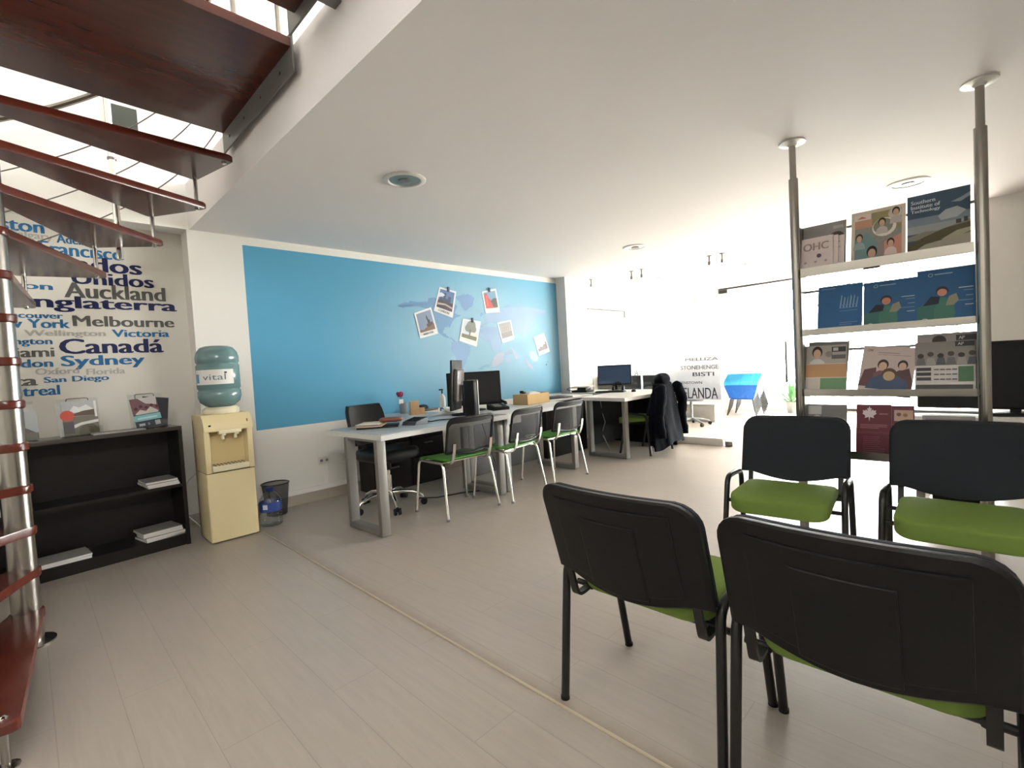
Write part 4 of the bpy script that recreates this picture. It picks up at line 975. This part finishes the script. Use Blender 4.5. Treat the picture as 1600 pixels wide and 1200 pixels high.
# wall sockets
for x, lbl in ((2.11, 'double wall socket with drawn cables below, left of the near desk leg'), (2.345, 'single wall socket just behind the near desk leg')):
    so = thing('wall_socket', lbl, 'socket', (x, D, .39))
    mb = MB(); mb.box((0, -.005, 0), (.115 if x < 2.2 else .08, .01, .075), mat('socket_white', (214, 208, 198), .45), None, .004); mb.build('plate', so)
    mb = MB()
    for dx in ((-.028, .028) if x < 2.2 else (0,)): mb.cyl((dx, -.0115, 0), (dx, -.009, 0), .016, PAPERG, 14); mb.box((dx-.006, -.012, 0), (.004, .003, .008), BLACKP); mb.box((dx+.006, -.012, 0), (.004, .003, .008), BLACKP)
    mb.build('outlet', so)
mb = MB()
for x in (2.10, 2.135): mb.tube([(x, D-.006, .35), (x+.01, D-.006, .25), (x-.005, D-.006, .16)], .005, WHITE, 6)
tag(mb.build('socket_cable'), 'two painted-over cables down the wall from the double socket', 'cable')

# ------------------------------------------------------------ low bookcase under the lettering
bk = thing('bookcase', 'low dark wenge bookcase under the city lettering beside the dispenser', 'bookcase', (.845, 4.47, 0), rad(4))
BX0, BH, BD = -2.3, .925, .33
mb = MB(); mb.bx(BX0, 0, 0, BD, BH-.028, BH, mat('wenge_top', (66, 60, 56), .22, spec=.6, var=.1), .002); mb.build('top', bk)
for x in (BX0, -1.17, -.025): mb = MB(); mb.bx(x, x+.025, .004, BD, 0, BH-.028, DARKW); mb.build('side_panel', bk)
mb = MB(); mb.bx(BX0, -.01, BD-.012, BD, 0, BH-.028, DARKW); mb.build('back_panel', bk)
for z in (.085, .48): mb = MB(); mb.bx(BX0+.02, -.02, .01, BD-.01, z-.022, z, DARKW); mb.build('shelf', bk)
mb = MB(); mb.bx(BX0+.02, -.02, .02, .035, 0, .065, DARKW); mb.build('plinth', bk)
def bkp(x, y): # bookcase local -> world
    c, s = math.cos(rad(4)), math.sin(rad(4)); return (.845+x*c-y*s, 4.47+x*s+y*c)
def mag_stack(lx_, ly_, z, w_, d_, n, where, grp, seed, cols, rot=0):
    r = random.Random(seed)
    for i in range(n):
        th = r.uniform(.012, .02); x, y = bkp(lx_+r.uniform(-.012, .012), ly_+r.uniform(-.01, .01))
        pos = 'topmost' if i == n-1 else 'lowest' if i == 0 else ['second', 'third', 'fourth', 'fifth'][i-1]+' from the bottom'
        t = thing('magazine', f'pale magazine on {where}, {pos}', 'magazine', (x, y, z), rad(4+rot+r.uniform(-4, 4)), grp)
        mb = MB(); mb.bx(-w_/2, w_/2, -d_/2, d_/2, .0, th-.001, PAPER); mb.build('pages', t, smooth=False)
        mb = MB(); mb.bx(-w_/2-.001, w_/2+.001, -d_/2-.001, d_/2+.001, th-.001, th, flat(cols[i % len(cols)])); mb.build('cover', t, smooth=False)
        z += th
mag_stack(-.14, .14, .481, .20, .24, 3, 'the middle shelf of the bookcase', 'magazines on the middle bookcase shelf', 3, [(150, 146, 142), (120, 116, 112)])
mag_stack(-.17, .13, .086, .25, .22, 4, 'the bottom bookcase shelf at the right', 'magazines on the bottom bookcase shelf, right', 5, [(90, 84, 80), (140, 136, 130)], 4)
mag_stack(-.72, .13, .086, .26, .22, 2, 'the bottom bookcase shelf at the left', 'magazines on the bottom bookcase shelf, left', 6, [(170, 166, 160)])
mag_stack(-.98, .13, .481, .20, .22, 3, 'the middle shelf behind the stairs', 'magazines on the middle bookcase shelf behind the stairs', 8, [(190, 188, 184)])

def booklet(name, label, base, ang, w_, h_, items, tilt=14, roll=0, th=.005, group=None, body=PAPER, cat='brochure'):
    """leaning booklet; base = middle of its bottom edge, ang = heading of its front face"""
    t = thing(name, label, cat, base, 0, group)
    ca, sa = math.cos(rad(ang)), math.sin(rad(ang)); f = Vector((ca, sa, 0)); uax = Vector((-sa, ca, 0)); z = Vector((0, 0, 1)); ti = rad(tilt)
    vax = z*math.cos(ti)-f*math.sin(ti); nax = f*math.cos(ti)+z*math.sin(ti)
    if roll: q = Matrix.Rotation(rad(roll), 3, nax); uax = q @ uax; vax = q @ vax
    def P(u, v, d): return uax*(u-w_/2)+vax*v+nax*d
    mb = MB(); mb.prism([(0, 0), (w_, 0), (w_, h_), (0, h_)], -th, 0, body, P); mb.build('pages', t, smooth=False)
    mb = MB(); cover(mb, P, items, w_, h_); mb.build('cover', t, smooth=False)
    return t
SK = (206, 168, 142)
def holder(x, label):
    wx, wy = bkp(x, .16); t = thing('brochure_holder', label, 'brochure holder', (wx, wy, BH), rad(4))
    ac = glass_mat('clear_acrylic', (.95, .96, .96), .1)
    mb = MB(); mb.bx(-.11, .11, -.04, -.036, .0, .06, ac); mb.bx(-.11, .11, -.04, .05, .0, .004, ac)
    mb.box((0, .055, .13), (.22, .004, .27), ac, Euler((rad(-14), 0, 0))); mb.build('clear_stand', t, smooth=False)
    mb = MB(); mb.tube(fillet([(-.06, .07, .18), (-.06, .095, .262), (.06, .095, .262), (.06, .07, .18)], .015), .003, DSTEEL, 6); mb.build('wire_loop', t)
    return wx, wy
def on_top(x, label, items, w_=.17, h_=.235, roll=0, dy=0, dx=0, group='brochures on the bookcase'):
    wx, wy = bkp(x+dx, .145+dy); return booklet('brochure', label, (wx, wy, BH+.006), -86, w_, h_, items, 14, roll, .006, group)
holder(-.165, 'clear brochure stand at the right end of the bookcase top, fanned brochures in it')
on_top(-.165, 'dark grey brochure fanned out behind the blue-banded one on the bookcase', [('r', 0, 0, 1, 1, (52, 52, 58))], roll=-9, dy=.025, dx=.03)
on_top(-.165, 'brochure with a crowd photo and pale blue band, right end of the bookcase top', [('r', 0, 0, 1, 1, (40, 44, 66)), ('r', 0, .46, 1, 1, (126, 92, 96)), ('p', [(.1, .5), (.3, .62), (.5, .55), (.7, .68), (.95, .52), (.95, .46), (.1, .46)], (206, 198, 192)), ('p', [(.3, 1), (.55, .8), (.95, .72), (1, 1)], (200, 196, 192))]+
       [('c', .15+.2*i, .66+.06*(i % 2), .07, (96, 58, 60)) for i in range(5)]+[('r', 0, .24, 1, .44, (134, 192, 196)), ('r', .12, .3, .86, .36, (188, 220, 222)), ('r', .12, .08, .34, .16, (206, 210, 220)), ('r', .44, .08, .52, .16, (150, 156, 180)), ('r', .72, .05, .92, .2, (190, 192, 196))], roll=6)
holder(-.56, 'clear brochure stand in the middle of the bookcase top')
on_top(-.56, 'white-edged brochure standing behind the red-dotted one on the bookcase', [('r', 0, 0, 1, 1, (214, 212, 208))], dy=.02, dx=-.03, roll=3)
on_top(-.56, 'brochure with a red spot and a landscape photo, middle of the bookcase top', [('r', 0, 0, 1, 1, (118, 110, 98)), ('r', 0, .55, 1, 1, (178, 180, 180)), ('p', [(.2, .7), (.35, .86), (.5, .8), (.7, .88), (.9, .74), (.9, .66), (.2, .66)], (222, 222, 220)), ('p', [(.3, .62), (.6, .7), (1, .74), (1, .55), (.3, .56)], (96, 82, 66)),
       ('p', [(.1, .24), (.5, .36), (1, .42), (1, .34), (.5, .28), (.2, .16)], (210, 208, 200)), ('p', [(.4, 0), (.45, .2), (.62, .3), (.86, .28), (1, .14), (1, 0)], (92, 84, 66)), ('c', .14, .58, .2, (192, 84, 66)), ('r', 0, .05, .3, .4, (84, 78, 78)), ('r', .92, .5, .99, .98, (226, 224, 220))], w_=.19, h_=.245)
holder(-.90, 'clear brochure stand on the bookcase top beside the stair column')
on_top(-.88, 'grey brochure with a teal block, on the bookcase top beside the stair column', [('r', 0, 0, 1, 1, (172, 178, 178)), ('r', 0, 0, 1, .24, (112, 106, 96)), ('r', .3, .42, .55, .86, (84, 146, 150)), ('p', [(.2, .24), (.35, .4), (.5, .28), (.7, .42), (.95, .24)], (104, 96, 90))], w_=.20, h_=.20)
mb = MB(); mb.box((*bkp(-.37, .08), BH+.004), (.30, .12, .008), PAPERG, Euler((0, 0, rad(4))), .001); tag(mb.build('leaflet'), 'flat grey leaflet lying on the bookcase top between the stands', 'leaflet')

# ------------------------------------------------------------ brochure rack (floor-to-ceiling posts)
rk = thing('brochure_rack', 'steel brochure rack between two floor-to-ceiling posts with four shelves', 'rack', (3.545, .47, 0))
YL, YR = .43, -.43
for y in (YL, YR):
    mb = MB(); mb.cyl((0, y, .0), (0, y, 2.33), .027, STEEL, 24); mb.cyl((0, y, 2.33), (0, y, 2.55), .019, STEEL, 20); mb.lathe([(.045, .0), (.045, .008), (.028, .012)], (0, y, 0), STEEL, 24); po = mb.build('post', rk)
    mb = MB(); mb.lathe([(.022, 2.535), (.03, 2.545), (.075, 2.553), (.075, 2.56)], (0, y, 0), mat('flange_white', (224, 220, 212), .4), 28); mb.build('ceiling_flange', po)
    mb = MB(); mb.bx(-.012, .12, y*.945-.004, y*.945+.004, .56, 2.02, DSTEEL); mb.build('side_plate', rk)
LIPS = [(1.755, 1.70), (1.37, 1.33), (.988, .945), (.61, .562)]
for zt, zb in LIPS:
    mb = MB(); mb.bx(-.026, -.023, -.40, .40, zb, zt, STEEL); mb.bx(-.026, .10, -.40, .40, zb, zb+.003, STEEL); mb.build('shelf_tray', rk, smooth=False)
    mb = MB(); mb.cyl((.112, -.405, zb+.285), (.112, .405, zb+.285), .008, DSTEEL, 12); mb.build('rest_bar', rk)
def br(label, yl, yr, s, ztop, items, dx=0.0, roll=0, th=.006, group=None, body=PAPER, name='brochure', tilt=13):
    zb = LIPS[s][1]+.004; h_ = (ztop-zb)/math.cos(rad(tilt)); 
    return booklet(name, label, (3.545+dx, (yl+yr)/2, zb), 180, yl-yr, h_, items, tilt, roll, th, group or ['brochures on the top rack shelf', 'brochures on the second rack shelf', 'brochures on the third rack shelf', 'brochures on the bottom rack shelf'][s], body)
# top shelf
g_ = (134, 128, 126)
br('grey photo brochure with dark heads behind the small OHC booklets, top rack shelf', .885, .64, 0, 2.03, [('r', 0, 0, 1, 1, (150, 146, 144)), ('c', .42, .62, .16, (92, 80, 76)), ('c', .8, .68, .17, (84, 72, 70)), ('c', .84, .63, .09, (170, 146, 136)), ('c', .12, .62, .15, (110, 104, 118)), ('r', .72, .86, .94, .92, (178, 176, 172)), ('r', .9, 0, 1, .5, (84, 112, 122))], dx=.02)
ohc = [('r', 0, 0, 1, 1, (226, 210, 206)), ('t', 'OHC', .12, .66, .88, .86, (188, 164, 154))]+[('c', .2+.3*(i % 3), .18+.17*(i//3), .04, (176, 160, 160)) for i in range(6)]+[('c', .6, .5, .07, (120, 104, 108))]
br('pink OHC booklet at the back of its fan, top rack shelf', .83, .645, 0, 1.935, ohc, dx=.004, group='pink OHC booklets on the top rack shelf')
br('pink OHC booklet in the middle of its fan, top rack shelf', .86, .675, 0, 1.94, ohc, dx=-.006, group='pink OHC booklets on the top rack shelf')
br('pink OHC booklet at the front left of its fan, top rack shelf', .885, .70, 0, 1.945, ohc, dx=-.014, group='pink OHC booklets on the top rack shelf')
br('cream brochure with round portraits on coloured shapes, middle of the top rack shelf', .61, .352, 0, 2.05,
   [('r', 0, 0, 1, 1, (214, 200, 184)), ('r', .07, .06, .93, .94, (150, 148, 140)), ('r', .07, .7, .45, .84, (200, 152, 128)), ('p', [(.4, .7), (.4, .94), (.93, .94), (.93, .6), (.6, .6)], (154, 146, 104)), ('p', [(.07, .06), (.07, .5), (.3, .62), (.5, .42), (.5, .06)], (122, 152, 152)), ('p', [(.5, .06), (.5, .4), (.93, .5), (.93, .06)], (150, 136, 136)),
    ('p', [(.07, .84), (.07, .94), (.38, .94), (.38, .84)], (222, 208, 196)), ('p', [(.12, .87), (.2, .91), (.28, .88), (.28, .87)], (206, 104, 70)), ('c', .62, .66, .22, (226, 220, 208)), ('c', .6, .68, .18, (140, 138, 126))]+head(.58, .74, .06, SK, (66, 52, 44), (196, 186, 180))+
   [('c', .82, .86, .13, (202, 192, 182))]+head(.83, .88, .06, SK, (48, 40, 44), (190, 180, 176))+[('p', [(.62, .12), (.62, .4), (.93, .5), (.93, .12)], (208, 150, 130))]+head(.74, .36, .06, SK, (70, 52, 46), (226, 206, 196))+head(.4, .24, .085, SK, (52, 44, 46), (84, 76, 84))+head(.16, .52, .06, SK, (70, 56, 48), (160, 176, 176)))
sit = [('r', 0, 0, 1, 1, (70, 92, 112)), ('r', 0, .48, 1, .64, (126, 138, 150)), ('r', 0, .40, 1, .52, (156, 158, 160)), ('p', [(.5, .62), (.62, .7), (.8, .72), (.94, .64), (.8, .56), (.55, .55)], (176, 180, 184)), ('p', [(.7, .8), (.85, .84), (1, .9), (1, .84), (.85, .78)], (150, 162, 174)), ('p', [(0, .36), (.3, .42), (.5, .40), (1, .5), (1, .38), (.4, .3), (0, .3)], (136, 132, 116)),
       ('p', [(0, .24), (.3, .34), (.6, .42), (1, .46), (1, .2), (0, .1)], (92, 86, 62)), ('p', [(.55, .26), (.8, .36), (1, .38), (1, .32), (.7, .24)], (168, 164, 140)), ('p', [(0, .08), (.3, .22), (1, .3), (1, 0), (0, 0)], (166, 158, 142)), ('r', .78, .46, .86, .52, (74, 72, 70)), ('r', .9, .47, .96, .54, (74, 72, 70)),
       ('t', 'Southern', .06, .86, .46, .92, (226, 230, 234)), ('t', 'Institute of', .06, .785, .54, .845, (226, 230, 234)), ('t', 'Technology', .06, .71, .54, .77, (226, 230, 234))]
br('large dark blue Southern Institute of Technology prospectus, right of the top rack shelf', .345, .083, 0, 2.075, sit, th=.012)
# second shelf, three blue ones
def blue(pic, extra):
    it = [('r', 0, 0, 1, 1, (46, 94, 140))]
    if pic: it += [('p', [(0, .0), (.0, .34), (.2, .42), (.45, .36), (.6, 0)], (60, 108, 104)), ('p', [(.3, .0), (.3, .3), (.42, .5), (.62, .44), (.66, .2), (.6, 0)], (70, 120, 106)), ('p', [(.1, .36), (.25, .52), (.4, .5), (.38, .38)], (32, 36, 52)), ('c', .44, .60, .11, (50, 40, 46)), ('c', .44, .575, .085, (206, 142, 120)), ('p', [(.5, .34), (.56, .5), (.68, .54), (.72, .42), (.64, .34)], (150, 146, 124)), ('c', .14, .085, .07, (206, 208, 200)), ('c', .14, .085, .05, (90, 120, 110))]
    it += [('c', .24, .90, .045, (150, 176, 196)), ('c', .24, .90, .03, (46, 94, 140)), ('r', .31, .895, .62, .912, (170, 190, 206))]
    it += extra; return it
ww = [('r', .72, .62, .96, .635, (196, 206, 216)), ('r', .80, .57, .96, .58, (130, 160, 186)), ('r', .84, .48, .96, .49, (150, 176, 200)), ('r', .68, .40, .96, .41, (130, 160, 186)), ('r', .82, .32, .96, .335, (180, 196, 210))]
br('plain blue brochure with a pale hand-drawn mark, left of the second rack shelf', .795, .562, 1, 1.632, [('r', 0, 0, 1, 1, (48, 100, 150)), ('r', .08, .93, .4, .945, (130, 160, 186))]+[('p', [(.5+.07*i, .5), (.53+.07*i, .5), (.56+.07*i, .76-.05*(i % 2)), (.54+.07*i, .78-.04*(i % 3))], (150, 178, 204)) for i in range(6)]+[('r', .5, .44+.06*j, .9, .452+.06*j, (110, 146, 182)) for j in range(3)]+[('r', .5, .2, .9, .21, (130, 160, 190)), ('r', .5, .16, .78, .17, (130, 160, 190))])
br('blue brochure with an embracing couple, middle of the second rack shelf', .557, .309, 1, 1.622, blue(True, ww), group='blue couple brochures on the second rack shelf')
br('blue brochure with an embracing couple, right and tallest on the second rack shelf', .309, .068, 1, 1.648, blue(True, ww), group='blue couple brochures on the second rack shelf')
# third shelf
ap = [('r', 0, 0, 1, 1, (190, 186, 184)), ('r', 0, .52, 1, 1, (160, 154, 152))]
br('grey brochure peeping out behind the orange-and-green one, third rack shelf', .875, .655, 2, 1.285, [('r', 0, 0, 1, 1, (120, 114, 114)), ('r', .7, .0, 1, .4, (84, 80, 80))], dx=.015, roll=-2)
br('brochure with a smiling woman above orange and green blocks, third rack shelf left', .90, .652, 2, 1.262, [('r', 0, 0, 1, 1, (214, 208, 196)), ('r', 0, .63, 1, 1, (176, 168, 160))]+head(.36, .84, .10, SK, (60, 46, 40), (206, 204, 200))+[('c', .62, .82, .08, (150, 140, 132)), ('r', .68, .86, .98, .96, (70, 66, 70)), ('r', .71, .88, .82, .945, (200, 196, 196)), ('r', .68, .72, .98, .8, (110, 104, 106)), ('r', 0, .36, 1, .62, (196, 152, 108)), ('r', .44, .12, 1, .34, (112, 150, 112)), ('r', .03, .12, .42, .34, (204, 194, 184))])
br('tilted pinkish brochure with a man in blue, middle of the third rack shelf', .60, .345, 2, 1.235, [('r', 0, 0, 1, 1, (196, 178, 172)), ('t', 'CIW', .08, .88, .2, .93, (120, 84, 86)), ('r', .3, .86, .7, .872, (130, 110, 110)), ('r', .3, .82, .9, .83, (150, 130, 128)), ('p', [(.0, .16), (.08, .5), (.3, .56), (.34, .16)], (104, 70, 76)), ('p', [(.66, .16), (.7, .5), (.9, .58), (1, .3), (1, .16)], (88, 64, 64))]+head(.42, .60, .09, SK, (62, 42, 38), (120, 84, 88))+head(.78, .62, .08, SK, (52, 42, 40), (84, 62, 62))+[('p', [(.14, .12), (.24, .34), (.42, .42), (.7, .42), (.88, .32), (.96, .12)], (66, 82, 112)), ('c', .56, .44, .14, (88, 66, 52)), ('c', .56, .40, .11, (190, 160, 128))], roll=-7)
cal = [('r', 0, 0, 1, 1, (206, 200, 196)), ('r', 0, .56, 1, 1, (140, 134, 130))]
cal += [('c', .1+.17*i, .74+.03*(i % 2), .055, [(60, 50, 46), (74, 66, 62)][i % 2]) for i in range(6)]+[('p', [(.02+.17*i, .57), (.05+.17*i, .7), (.16+.17*i, .7), (.19+.17*i, .57)], [(110, 104, 108), (160, 154, 150), (84, 86, 96)][i % 3]) for i in range(6)]
cal += [('r', .68, .9, .99, .99, (52, 50, 56)), ('t', 'AP', .72, .92, .82, .97, (220, 216, 216)), ('r', .03, .46, .28, .52, (72, 70, 76)), ('r', .03, .37, .28, .43, (72, 70, 76)), ('r', .03, .28, .28, .34, (72, 70, 76))]+[('r', .33+.1*i, .47-.09*j, .41+.1*i, .49-.09*j, (84, 80, 82)) for i in range(4) for j in range(3)]+[('r', .73, .26, .97, .53, (76, 112, 80)), ('r', .02, .1, .96, .2, (76, 72, 74))]
br('timetable brochure half hidden behind another, right of the third rack shelf', .318, .066, 2, 1.292, [('r', 0, 0, 1, 1, (160, 152, 150)), ('c', .38, .88, .12, (64, 54, 52)), ('r', .66, .87, .99, .96, (52, 50, 56)), ('t', 'AP', .7, .89, .8, .94, (220, 216, 216))], dx=.014, group='timetable brochures on the third rack shelf')
br('timetable brochure with a green square and class photo, front right of the third rack shelf', .325, .075, 2, 1.245, cal, dx=-.004, group='timetable brochures on the third rack shelf')
# bottom shelf
br('grey photo brochure at the left end of the bottom rack shelf', .89, .66, 3, .885, [('r', 0, 0, 1, 1, (126, 124, 124)), ('r', .05, .8, .4, .97, (196, 194, 192)), ('c', .3, .72, .1, (180, 176, 172)), ('c', .55, .7, .09, (70, 66, 66)), ('c', .75, .68, .1, (150, 146, 144))])
ML = [(.0, -.5), (.05, -.2), (.32, -.28), (.27, -.12), (.5, .05), (.42, .1), (.46, .28), (.28, .24), (.24, .34), (.1, .2), (.16, .44), (.06, .4), (0, .58)]
leaf = [(.38+x*.42, .82+y*.26) for x, y in ML]+[(.38-x*.42, .82+y*.26) for x, y in ML[::-1][1:]]
br('maroon brochure with a white maple leaf, middle of the bottom rack shelf', .612, .44, 3, .888, [('r', 0, 0, 1, 1, (104, 36, 48)), ('p', leaf, (226, 210, 212)), ('r', .66, .82, .9, .835, (170, 120, 128))]+lines(.12, .9, .62, 3, .03, (166, 112, 120), 2)+[('r', .05, .46, .95, .5, (120, 54, 64))]+lines(.2, .85, .40, 9, .035, (150, 92, 100), 4, .008))
br('maroon brochure with small photos at its top, right of the maple leaf one', .445, .335, 3, .882, [('r', 0, 0, 1, 1, (100, 38, 50)), ('r', .15, .72, .95, .92, (190, 160, 140)), ('c', .35, .84, .1, (120, 84, 70)), ('c', .62, .83, .1, (150, 106, 90)), ('r', .1, .6, .9, .66, (176, 150, 130))], dx=.006)
br('grey leaflet at the right end of the bottom rack shelf', .30, .08, 3, .83, [('r', 0, 0, 1, 1, (146, 138, 142)), ('r', .06, .5, .94, .94, (116, 110, 116))])

# ------------------------------------------------------------ television and white table behind the rack
tb = thing('white_table', 'white table behind the brochure rack carrying the television', 'table', (5.0, -.15, 0))
mb = MB(); mb.bx(-.25, .35, -1.0, .62, .655, .69, DESKW, .004); mb.build('table_top', tb)
for x in (-.2, .3):
    for y in (.57, -.95): mb = MB(); mb.bx(x-.025, x+.025, y-.025, y+.025, 0, .655, ALU, .003); mb.build('leg', tb)
tv = thing('television', 'large black flat television on the white table behind the rack', 'television', (5.05, -.10, .69), rad(-1))
mb = MB(); mb.box((0, 0, .285), (.045, 1.10, .50), BLACKP, None, .012, 3); mb.build('housing', tv)
mb = MB(); mb.box((-.0235, 0, .285), (.002, 1.06, .46), SCREEN, None); mb.build('screen', tv)
mb = MB(); mb.box((0.02, 0, .02), (.05, .06, .12), BLACKP, None, .006); mb.box((0, 0, .006), (.2, .36, .012), BLACKP, None, .005); mb.build('stand', tv)
mb = MB(); mb.tube([(4.86, .02, .696), (4.84, -.10, .70), (4.88, -.22, .696), (4.84, -.45, .696), (4.9, -.7, .696)], .007, BLACKM, 6); tag(mb.build('television_cable'), 'black cable lying along the white table under the television', 'cable')
pcb = thing('computer_tower', 'dark computer tower on the floor under the white table', 'computer', (5.1, .20, 0))
mb = MB(); mb.bx(-.20, .22, -.18, .16, .012, .46, BLACKP, .008); mb.build('case', pcb); mb = MB(); mb.bx(-.205, -.2, -.15, .13, .36, .41, DSTEEL, .001); mb.build('drive_bay', pcb)
mb = MB()
for y in (-.15, .13): mb.bx(-.18, .2, y-.015, y+.015, 0, .012, BLACKM)
mb.build('foot', pcb)

# ------------------------------------------------------------ ceiling downlights (switched off)
for i, (x, y, lbl) in enumerate(((1.94, 2.86, 'round recessed ceiling light with a dark lens, nearest the stairs'), (5.2, 3.0, 'small white round ceiling light above the far desk'), (5.23, .49, 'white round ceiling light above the brochure rack'),
        (7.5, 3.92, 'round ceiling light beyond the glass partition, left one'), (7.7, 2.62, 'round ceiling light beyond the glass partition, right one'))):
    t = thing('ceiling_light', lbl, 'ceiling light', (x, y, H), 0, 'recessed ceiling lights')
    ring = mat('downlight_white', (226, 222, 214), .4); lens = mat('downlight_lens', (120, 130, 122), .15, spec=.6) if i == 0 else mat('downlight_pale_lens', (206, 202, 196), .2, spec=.5)
    mb = MB(); mb.lathe([(.145, 0), (.145, -.004), (.135, -.010), (.112, -.010), (.105, -.002)], (0, 0, 0), ring, 36, False); mb.build('trim_ring', t)
    mb = MB(); mb.lathe([(.106, -.0025), (.08, -.005), (.0, -.006)], (0, 0, 0), lens, 36, False); mb.build('lens', t)
    mb = MB(); mb.lathe([(.045, -.006), (.045, -.012), (.03, -.014), (.0, -.014)], (0, 0, 0), mat('lamp_grey', (110, 108, 104), .4), 24); mb.build('lamp', t)

# ------------------------------------------------------------ front room beyond the glass
bc = thing('low_cabinet', 'long low black cabinet just behind the glass partition', 'cabinet', (7.15, 4.25, 0))
mb = MB(); mb.bx(-.2, .2, -.58, .6, .10, .965, mat('black_cabinet', (34, 36, 38), .4), .004); mb.build('body', bc)
mb = MB(); mb.bx(-.17, .17, -.55, .57, 0, .10, mat('cabinet_plinth', (190, 184, 172), .5)); mb.build('plinth', bc)
for y, k in ((4.70, 'left'), (4.48, 'right')):
    mb = MB(); mb.lathe([(.0, 0), (.045, 0), (.05, .10), (.044, .10), (.04, .02), (0, .02)], (0, 0, 0), mat('grey_pot', (150, 150, 148), .5), 20); tag(mb.build('grey_pot', None, (7.12, y, .965)), f'small grey pot on the black cabinet behind the glass, {k} one', 'pot', 'grey pots on the black cabinet')
sc = thing('swivel_chair', 'grey swivel chair on a star base in the front room beyond the glass lettering', 'chair', (8.35, 3.85, 0), rad(20))
GP = mat('grey_plastic', (120, 122, 124), .45)
mb = MB(); mb.cyl((0, 0, .10), (0, 0, .44), .026, GP, 14); mb.build('gas_column', sc)
for i in range(5):
    a = 72*i; ca, sa = math.cos(rad(a)), math.sin(rad(a)); mb = MB(); mb.tube([(.02*ca, .02*sa, .12), (.18*ca, .18*sa, .10), (.31*ca, .31*sa, .065)], [.024, .02, .016], GP, 10); lg = mb.build('base_arm', sc)
    mb = MB(); mb.cyl((.31*ca-.02*sa, .31*sa+.02*ca, .03), (.31*ca+.02*sa, .31*sa-.02*ca, .03), .03, BLACKP, 14); mb.cyl((.31*ca, .31*sa, .03), (.31*ca, .31*sa, .07), .01, BLACKP); mb.build('caster', lg)
mb = MB(); mb.pillow(rrect(.44, .46, .09), [(.9, .44), (1, .46), (1, .49), (.9, .52)], GP); mb.build('seat', sc, sharp=60)
mb = MB(); mb.box((-.22, 0, .78), (.05, .40, .42), GP, Euler((0, rad(-8), 0)), .02); mb.bx(-.20, -.17, -.03, .03, .46, .62, GP); mb.build('backrest', sc)
gb = thing('storage_box', 'grey low storage box on the floor behind the swivel chair in the front room', 'box', (9.0, 3.95, 0))
mb = MB(); mb.bx(-.2, .2, -.33, .33, 0, .30, mat('box_grey', (146, 142, 138), .6), .006); mb.build('body', gb); mb = MB(); mb.bx(-.21, .21, -.34, .34, .30, .33, mat('box_grey', (0, 0, 0)), .004); mb.build('lid', gb)
BL = mat('blue_plastic', (22, 88, 170), .4); CY = mat('cyan_plastic', (60, 160, 200), .4)
def stack_chair(k):
    x = 10.05+.05*k; z = .03*k
    pos = ['lowest', 'second from the bottom', 'third from the bottom', 'third from the top', 'second from the top', 'topmost'][k]
    t = thing('stacking_chair', f'blue stacking chair in the front room, {pos} of its stack', 'chair', (x, 3.55, z), 0, 'stack of blue chairs in the front room')
    mb = MB(); mb.prism([(-.23, .34), (.23, .34), (.32, .60), (-.32, .60)], -.006, .006, BL, lambda a, b, c: (c-.12-(b-.34)*.12, a, b)); mb.build('backrest', t)
    mb = MB(); mb.prism([(-.32, .605), (.32, .605), (.33, .67), (-.33, .67)], -.008, .008, CY, lambda a, b, c: (c-.155-(b-.6)*.12, a, b)); mb.build('top_rail', t)
    mb = MB(); mb.bx(-.12, .28, -.22, .22, .315, .33, BL, .004); mb.build('seat', t)
    for sx, sy in ((-.12, .24), (-.12, -.24), (.26, .24), (.26, -.24)): mb = MB(); mb.tube([(sx, sy*.85, .325), (sx*1.15, sy*1.15, 0.0)], .015, BLACKM, 8); mb.build('leg', t)
for k in range(6): stack_chair(k)
mb = MB(); mb.tube(fillet([(6.75, D-.03, 2.12), (7.9, D-.03, 2.12), (7.9, D-.03, 2.0)], .02), .012, BLACKM, 8)
for x in (6.85, 7.75): mb.cyl((x, D, 2.12), (x, D-.03, 2.12), .008, BLACKM, 8)
tag(mb.build('wall_rail'), 'thin dark rail high on the white wall beyond the glass partition', 'rail')
pt = thing('potted_plant', 'small green potted plant on the floor of the front room behind the blue chairs', 'plant', (10.65, 2.85, 0))
mb = MB(); mb.lathe([(0, 0), (.09, 0), (.12, .22), (.105, .22), (.09, .18), (0, .18)], (0, 0, 0), PAPERG, 20); mb.build('pot', pt)
mb = MB(); r_ = random.Random(5)
for i in range(46):
    a = r_.uniform(0, 6.28); e = r_.uniform(.3, 1.4); L = r_.uniform(.3, .6); d = Vector((math.cos(a)*math.cos(e), math.sin(a)*math.cos(e), math.sin(e))); s_ = d.cross(Vector((0, 0, 1))).normalized()*.035
    p = Vector((0, 0, .18)); mb.add([p, p+d*L*.5+s_, p+d*L-Vector((0, 0, .05)), p+d*L*.5-s_], [(0, 1, 2, 3)], mat('leaf_green', (92, 130, 84), .6))
mb.build('foliage', pt, smooth=False)
